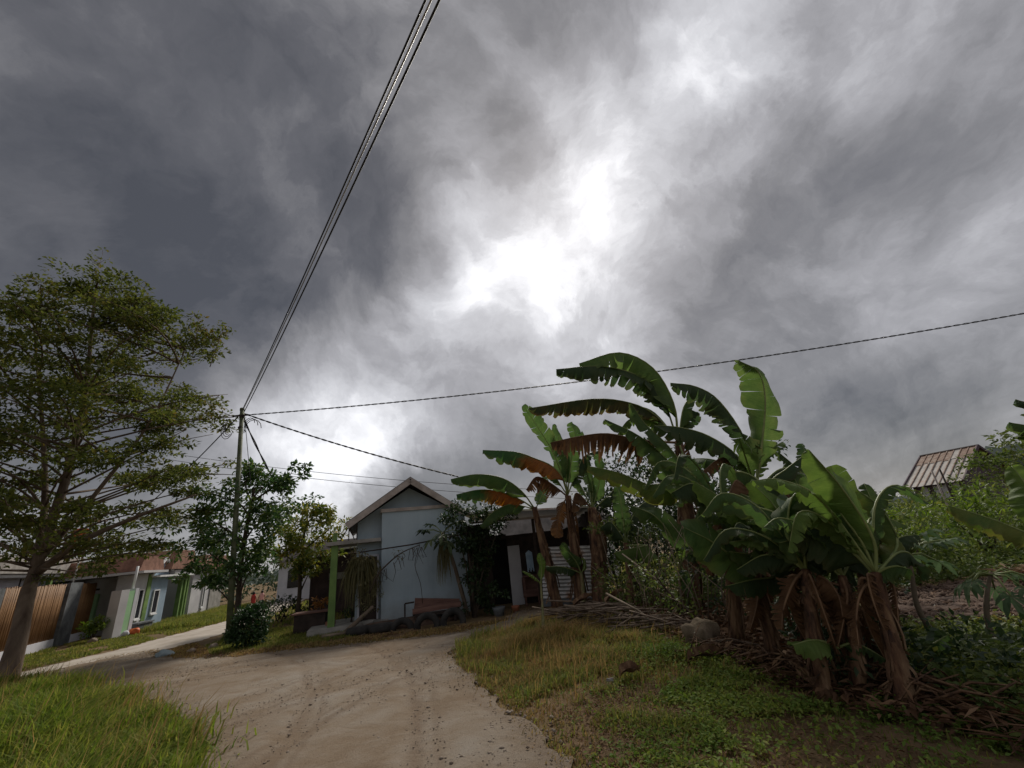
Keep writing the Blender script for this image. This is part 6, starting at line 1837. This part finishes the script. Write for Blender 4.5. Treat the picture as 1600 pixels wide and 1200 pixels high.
# ================================================================== debris under the bananas
bp_ = MB()
for k in range(120):
    x = rnd.uniform(0.4, 2.6)
    y = 9.9 - (x - 0.4) * 0.9 + rnd.gauss(0, 0.28)
    L = rnd.uniform(0.4, 1.5)
    a = rnd.gauss(-0.25, 0.5)
    z = rnd.uniform(0.03, 0.42) * math.exp(-((x - 1.2) / 1.0) ** 2) + 0.03
    d = Vector((math.cos(a), math.sin(a), rnd.gauss(0, 0.14))) * L / 2
    c = Vector((x, y, z))
    r = rnd.uniform(0.006, 0.02)
    bp_.tube([c - d, c + Vector((0, 0, 0.03)), c + d], [r, r * 0.9, r * 0.5], 5)
tag(bp_.build('brush_pile', M['stick']), 'heap of dry sticks and twigs in front of the banana stems', 'brush pile', kind='stuff')
tg = MB()
for k in range(150):
    u = rnd.random()
    x = 2.1 + 1.3 * u + rnd.gauss(0, 0.12)
    y = 6.6 - 2.6 * u + rnd.gauss(0, 0.22)
    L = rnd.uniform(0.15, 0.55)
    a = rnd.gauss(-0.9, 0.7)
    d = Vector((math.cos(a), math.sin(a), rnd.gauss(0.1, 0.35))) * L / 2
    c = Vector((x, y, rnd.uniform(0.03, 0.2)))
    r = rnd.uniform(0.004, 0.011)
    tg.tube([c - d, c + Vector((0, 0, 0.05)), c + d], [r, r, r * 0.5], 4)
tag(tg.build('dry_stalks', M['sheath']), 'tangle of pale dry stalks at the foot of the front clump', 'dry stalks', kind='stuff')
vn_ = MB()
for k in range(46):
    x, y = rnd.uniform(1.7, 3.9), rnd.uniform(7.6, 11.2)
    h = rnd.uniform(0.6, 1.9)
    q = Vector((x, y, 0))
    vn_.tube([q, q + Vector((rnd.gauss(0, 0.15), rnd.gauss(0, 0.1), h * 0.5)), q + Vector((rnd.gauss(0, 0.4), rnd.gauss(0, 0.2), h))], [0.012, 0.009, 0.004], 4)
tag(vn_.build('dead_stems', M['bark_pale']), 'thin bare dead stems standing among the banana plants', 'dead stems', kind='stuff')
for k, (a, c, r, lb) in enumerate((((0.55, 9.6, 0.42), (2.25, 8.3, 0.08), 0.028, 'long bare branch lying across the top of the brush pile'), ((1.35, 9.0, 0.62), (2.1, 7.6, 0.02), 0.022, 'dry branch slanting down from the brush pile to the weeds'),
                                   ((2.0, 10.0, 1.25), (2.75, 8.6, 0.2), 0.02, 'thin pole leaning in front of the low shrub'), ((2.15, 6.55, 0.16), (2.75, 6.25, 0.14), 0.02, 'pale stick beside the crumpled sack'))):
    a, c = Vector(a), Vector(c)
    tag(MB().tube([a, a.lerp(c, 0.5) + Vector((0.03, 0.02, 0.05)), c], [r, r * 0.9, r * 0.6], 6).build('dry_branch', M['bark_pale']), lb, 'branch')


def lumpy(name, loc, rad, m, label, cat, seed, amp=0.22):
    bm = bmesh.new()
    bmesh.ops.create_icosphere(bm, subdivisions=3, radius=1)
    q = random.Random(seed)
    ph = [q.uniform(0, 6) for _ in range(6)]
    for v in bm.verts:
        c = v.co
        k = 1 + amp * (math.sin(c.x * 2.6 + ph[0]) * math.cos(c.y * 2.9 + ph[1]) + 0.5 * math.sin(c.z * 5 + ph[2] + c.x * 4) + 0.3 * math.sin(c.y * 9 + ph[3]) + 0.35 * abs(math.sin(c.x * 7 + c.y * 5 + ph[4])) + 0.25 * abs(math.sin(c.z * 11 - c.x * 6 + ph[5])) - 0.3)
        v.co = Vector((c.x * rad[0], c.y * rad[1], max(c.z, -0.55) * rad[2])) * k
    me = bpy.data.meshes.new(name)
    bm.to_mesh(me)
    bm.free()
    me.polygons.foreach_set('use_smooth', [True] * len(me.polygons))
    return tag(link_mesh(name, me, m, None, loc), label, cat)


lumpy('sack', (2.3, 7.0, 0.15), (0.22, 0.16, 0.22), M['sack'], 'crumpled beige sack lying at the edge of the weeds', 'sack', 3, 0.3)
lumpy('blue_sack', (-9.75, 12.1, 0.06), (0.24, 0.16, 0.11), M['sack_blue'], 'pale blue-grey sack lying beside the lane', 'sack', 5)
for k, (x, y, s, lb) in enumerate(((-9.2, 12.3, 0.09, 'dark stone right next to the blue-grey sack'), (-8.9, 12.7, 0.11, 'pale stone nearest the utility pole base'), (-17.3, 17.8, 0.16, 'pale rock at the foot of the gate shrub'), (-4.55, 12.0, 0.07, 'small stone beside the leftmost tyre'))):
    lumpy('stone', (x, y, s * 0.4), (s, s * 0.8, s * 0.7), M['stone'], lb, 'stone', 10 + k)
lumpy('litter_scrap', (0.75, 5.85, 0.06), (0.035, 0.025, 0.02), M['concrete'], 'small pale plastic scrap lying in the verge grass', 'litter', 24, 0.4)


# curled dead leaves on the pile
for k, (x, y, z, L, lb) in enumerate(((1.55, 9.2, 0.5, 0.5, 'brown curled leaf lying on the right of the brush pile'), (0.95, 9.6, 0.45, 0.45, 'brown curled leaf lying on the left of the brush pile'), (2.45, 4.75, 0.16, 0.42, 'tan curled leaf below the front banana stems'), (2.0, 6.1, 0.1, 0.5, 'tan dry leaf lying by the pale stick'), (1.0, 5.9, 0.07, 0.26, 'curled brown dead leaf in the green weeds'))):
    V, Fc = [], []
    for i in range(9):
        u = i / 8
        wv = 0.09 * math.sin(math.pi * min(1, u + 0.08)) + 0.005
        for j in range(5):
            c = (j / 4 - 0.5) * 2
            V.append(((u - 0.5) * L, c * wv, 0.05 * math.sin(u * 3) + 0.07 * c * c + 0.02 * math.sin(u * 9 + c)))
    for i in range(8):
        for j in range(4):
            q = i * 5 + j
            Fc.append((q, q + 1, q + 6, q + 5))
    tag(MB().add(V, Fc, True).build('fallen_leaf', M['sheath'], None, (x, y, z), (rnd.uniform(-.4, .4), rnd.uniform(-.3, .3), rnd.uniform(-.3, 1.2))), lb, 'leaf')

# ================================================================== props round the blue house
def tyre(loc, rot, label):
    mb = MB()
    n, k = 24, 10
    R0, r0 = 0.25, 0.085
    v = []
    for i in range(n):
        a = 2 * math.pi * i / n
        for j in range(k):
            b = 2 * math.pi * j / k
            sq = 1.0 / max(abs(math.cos(b)), abs(math.sin(b))) ** 0.35
            rr = R0 + r0 * math.cos(b) * sq * (1 + (0.03 if i % 2 and abs(b) < 1 else 0))
            v.append((rr * math.cos(a), r0 * 1.05 * math.sin(b) * sq, rr * math.sin(a)))
    f = [(i * k + j, i * k + (j + 1) % k, ((i + 1) % n) * k + (j + 1) % k, ((i + 1) % n) * k + j) for i in range(n) for j in range(k)]
    mb.add(v, f, True)
    return tag(mb.build('tyre', M['rubber'], None, loc, rot), label, 'tyre', 'tyres edging the garden')


tyre((-2.85, 11.9, 0.03), (R(6), 0, R(12)), 'half-buried tyre arch below the left end of plank trough')
tyre((-2.2, 12.0, 0.05), (R(-5), 0, R(18)), 'half-buried tyre arch below the right end of plank trough')
tyre((-3.55, 12.1, -0.05), (R(4), 0, R(8)), 'low sunken tyre left of the plank trough')
tyre((-4.1, 12.15, 0.09), (R(90), 0, 0), 'tyre lying flat at the corner of the blank wall')
tyre((-4.7, 12.2, 0.08), (R(88), 0, 0), 'tyre lying flat at the left end of the tyre row')

TR = thing('plank_trough', 'rough reddish plank trough standing before the blank blue wall', 'trough', (-2.75, 12.6, 0), R(10))
MB().bar((-0.62, -0.22, 0.36), (0.66, -0.22, 0.40), 0.03, 0.13).build('plank', M['red_wood'], TR)
MB().bar((-0.60, 0.22, 0.52), (0.62, 0.22, 0.36), 0.03, 0.26).build('plank', M['red_wood'], TR)
MB().bar((-0.6, -0.2, 0.3), (-0.6, 0.24, 0.3), 0.03, 0.1).bar((0.6, -0.2, 0.3), (0.6, 0.24, 0.3), 0.03, 0.1).build('end_board', M['dark_wood'], TR)
MB().box(-0.58, 0.6, -0.2, 0.2, 0.22, 0.26).build('floor_board', M['dark_wood'], TR)
for x in (-0.5, 0.5):
    for y in (-0.16, 0.16):
        MB().box(x - 0.03, x + 0.03, y - 0.03, y + 0.03, 0, 0.22).build('leg', M['dark_wood'], TR)
MB().bar((-0.85, 0.1, 0.1), (-0.85, 0.1, 0.55), 0.04, 0.04).bar((-0.85, 0.1, 0.55), (-0.6, 0.1, 0.56), 0.04, 0.04).build('handle', M['dark_wood'], TR)
lumpy('earth_bed', (-3.6, 12.75, 0.0), (1.5, 0.45, 0.2), M['soil'], 'low dark earth bed along the foot of blank wall', 'earth bed', 41, 0.1)

PLT = thing('plant_box', 'dark square planter box left of the green pillar', 'planter', (-6.75, 13.75, 0), R(15))
MB().box(-0.42, 0.42, -0.3, 0.3, 0.02, 0.5).build('box', M['dark_wood'], PLT)
MB().box(-0.5, 0.5, -0.34, 0.34, 0.5, 0.54).build('rim', M['red_wood'], PLT)
shrub('croton_plant', 'croton with orange-pink leaves on the dark planter box', (-6.65, 14.0, 0.5), [((0, 0, 0.12), 0.16, 5), ((0.15, 0, 0.2), 0.14, 4), ((-0.18, 0, 0.16), 0.14, 4)], M['croton'], 14, 0.12, 0.35, -0.2, cat='plant')
for k, (x, y, z, rz, lb) in enumerate(((-6.0, 13.35, 0.2, 0.3, 'topmost red brick on the porch edge stack'), (-6.15, 13.3, 0.07, 0.1, 'left red brick at the porch edge'), (-5.85, 13.3, 0.07, 0.5, 'middle red brick at the porch edge'), (-5.55, 13.2, 0.07, -0.3, 'right red brick at the porch edge'))):
    tag(MB().box(-0.13, 0.13, -0.06, 0.06, -0.055, 0.055).build('brick', M['brick'], None, (x, y, z), (0, 0, rz)), lb, 'brick', 'bricks by the porch')
LG = MB().tube([(-5.1, 12.3, 0.06), (-4.85, 12.55, 0.3), (-4.55, 12.75, 0.55)], [0.07, 0.06, 0.05], 8)
tag(LG.build('log', M['bark_pale']), 'pale forked log leaning at the left end of tyres', 'log')
tag(MB().tube([(-5.6, 12.0, 0.05), (-4.9, 12.15, 0.07)], [0.05, 0.04], 7).build('log', M['bark_pale']), 'short log lying flat on the garden grass', 'log')
for k, (x, y, s, lb) in enumerate(((-4.75, 12.95, 0.16, 'round pale pot beside the corner of the blank wall'), (-0.62, 12.9, 0.12, 'reddish bucket in the shed doorway'), (-1.05, 12.5, 0.17, 'grey-green basin below the climbing shrub'))):
    t_ = MB().lathe([(0, 0), (s * 0.7, 0), (s * 0.95, s * 0.9), (s * 1.05, s * 1.3), (s * 0.95, s * 1.3), (s * 0.8, s * 0.9), (0, s * 0.8)], (0, 0, 0), 14)
    tag(t_.build('pot', (M['concrete'], M['pot'], M['concrete_dark'])[k], None, (x, y, 0)), lb, 'pot')

# rail and drooping plants before the blank wall
tag(MB().tube([(-5.0, 12.75, 2.0), (-3.5, 12.8, 2.05), (-1.6, 12.8, 2.2)], [0.018, 0.02, 0.018], 6).build('trellis_rail', M['dark_wood']), 'thin dark rail crossing in front of the blank wall', 'rail')
AR = thing('bare_vine', 'bare arching vine in front of the blank blue wall', 'vine', (-4.35, 12.7, 0))
va = MB()
va.tube(spline([(-0.3, 0, 0.9), (-0.1, 0, 1.3), (0.15, 0, 1.55), (0.6, 0, 1.85), (1.15, 0.05, 2.02)], 14), [0.03 - 0.018 * i / 13 for i in range(14)], 6)
for k in range(26):
    x = rnd.uniform(-0.3, 1.3)
    z = 1.2 + 0.75 * min(1, (x + 0.3) / 1.2)
    va.tube([(x, 0, z), (x + rnd.gauss(0, 0.1), rnd.gauss(0, 0.05), z - rnd.uniform(0.05, 0.3)), (x + rnd.gauss(0, 0.15), rnd.gauss(0, 0.05), z - rnd.uniform(0.15, 0.5))], [0.010, 0.007, 0.003], 4)
va.tube(spline([(1.15, 0, 2.0), (1.0, 0, 1.5), (1.15, 0, 1.0), (1.2, 0, 0.5)], 10), 0.008, 4)
va.build('stems', M['bark_dark'], AR)


def drape(name, label, c, rx, z0, z1, n, m, w, cat='hanging plant'):
    t = thing(name, label, cat, c)
    V, Fc = [], []
    for k in range(n):
        a = rnd.uniform(0, 6.28)
        q = rnd.random() ** 0.5
        x, y = rx * q * math.cos(a), rx * 0.5 * q * math.sin(a)
        zt = z1 - rnd.random() * 0.35 * (z1 - z0) * q
        zb = z0 + rnd.random() * (zt - z0) * 0.75
        b0 = len(V)
        sw = rnd.gauss(0, 0.06)
        aa = rnd.uniform(0, 6.28)
        wx, wy = w * math.cos(aa), w * math.sin(aa)
        for i in range(5):
            u = i / 4
            f = (1 - 0.8 * u)
            px_, py_ = x * (0.65 + 0.5 * math.sqrt(u)) + sw * u, y * (0.65 + 0.5 * math.sqrt(u))
            z = zt + 0.06 * math.sin(u * 3.1) - (zt - zb) * u
            V += [(px_ - wx * f, py_ - wy * f, z), (px_ + wx * f, py_ + wy * f, z)]
        for i in range(4):
            q_ = b0 + i * 2
            Fc.append((q_, q_ + 1, q_ + 3, q_ + 2))
    np_mesh('foliage', np.array(V), np.array(Fc), m, t)
    MB().tube([(0, 0, z1 - 0.4 * (z1 - z0)), (0, 0, z1), (0.02, 0, z1 + 0.08)], [0.05, 0.03, 0.01], 6).build('stem', M['bark_dark'], t)
    return t


WP = drape('weeping_plant', 'straw-green weeping plant draped before the porch door', (-4.95, 12.85, 0), 0.55, 0.5, 1.9, 420, M['straw_leaf'], 0.012)
foliage('top_leaves', WP, M['straw_leaf'], np.array([(rnd.gauss(0, 0.28), rnd.gauss(0, 0.12), 1.75 + rnd.gauss(0, 0.14)) for _ in range(26)] + [(rnd.gauss(0.25, 0.15), rnd.gauss(0, 0.1), rnd.uniform(0.4, 1.5)) for _ in range(16)]), np.full((42, 3), 0.13), 16, 0.11, 0.3, 0.6, 0.5)
drape('hanging_fern', 'straggly plant hanging from the rail beside the papaya', (-2.5, 12.75, 0), 0.2, 0.85, 2.05, 160, M['straw_leaf'], 0.014)

# small things in front of the left row
tag(MB().box(-0.5, 0.5, -0.25, 0.25, 0, 0.34).box(-0.54, 0.54, -0.29, 0.29, 0.34, 0.4).build('block_trough', M['concrete_dark'], None, (-17.6, 20.1, 0), (0, 0, R(100))), 'low grey block trough right of the gate pier', 'trough')
lumpy('orange_bag', (-16.95, 19.2, 0.1), (0.2, 0.16, 0.17), M['orange'], 'orange bag lying at the foot of gate pier', 'bag', 51, 0.15)
lumpy('white_bag', (-17.05, 18.9, 0.09), (0.13, 0.12, 0.13), M['wall_white'], 'small white bag left of the orange bag', 'bag', 52, 0.15)


def person(label, loc, rz, h, top, low, hair_long):
    p = thing('person', label, 'person', loc, rz)
    s = h / 1.7
    J = {'pel': (0, 0, .92), 'sp': (0, .01, 1.12), 'ch': (0, 0, 1.32), 'nk': (0, 0, 1.46), 'hd': (0, -.02, 1.56), 'ht': (0, -.01, 1.66)}
    ver = [J[k] for k in ('pel', 'sp', 'ch', 'nk', 'hd', 'ht')]
    rad = [.13, .12, .14, .055, .085, .075]
    ed = [(0, 1), (1, 2), (2, 3), (3, 4), (4, 5)]
    for sg in (-1, 1):
        i = len(ver)
        ver += [(sg * .18, 0, 1.38), (sg * .26, -.02, 1.12), (sg * .27, -.12, .9), (sg * .27, -.16, .82)]
        rad += [.055, .045, .035, .03]
        ed += [(2, i), (i, i + 1), (i + 1, i + 2), (i + 2, i + 3)]
        i = len(ver)
        ver += [(sg * .1, 0, .85), (sg * .12, -.03 * sg, .48), (sg * .12, .02, .08), (sg * .12, -.14, .03)]
        rad += [.09, .06, .04, .035]
        ed += [(0, i), (i, i + 1), (i + 1, i + 2), (i + 2, i + 3)]
    me = bpy.data.meshes.new('body')
    me.from_pydata([(x * s, y * s, z * s) for x, y, z in ver], ed, [])
    o = link_mesh('body', me, M['skin'], p)
    sk = o.modifiers.new('skin', 'SKIN')
    for k, r in enumerate(rad):
        me.skin_vertices[0].data[k].radius = (r * s, r * s * 0.85)
        me.skin_vertices[0].data[k].use_root = (k == 0)
    o.modifiers.new('sub', 'SUBSURF').levels = 1
    o.modifiers['sub'].render_levels = 1
    MB().lathe([(0.10 * s, 1.5 * s), (0.2 * s, 1.36 * s), (0.175 * s, 1.15 * s), (0.17 * s, 0.88 * s)], n=12).build('shirt', top, p)
    MB().lathe([(0.172 * s, 0.95 * s), (0.19 * s, 0.8 * s), (0.21 * s, 0.5 * s), (0.2 * s, 0.3 * s)], n=12).build('trousers', low, p)
    MB().lathe([(0.0, 1.72 * s), (0.07 * s, 1.70 * s), (0.105 * s, 1.62 * s), (0.105 * s, (1.42 if hair_long else 1.54) * s), (0.07 * s, (1.4 if hair_long else 1.52) * s)], (0, 0.025 * s, 0), 12).build('hair', M['hair'], p)
    return p


person('person in pink top and dark trousers standing far down the lane', (-14.5, 23.9, 0), R(200), 1.02, M['pink'], M['hair'], False)
person('person in red clothes left of the one in pink', (-15.0, 24.0, 0), R(170), 1.0, M['red_cloth'], M['red_cloth'], True)
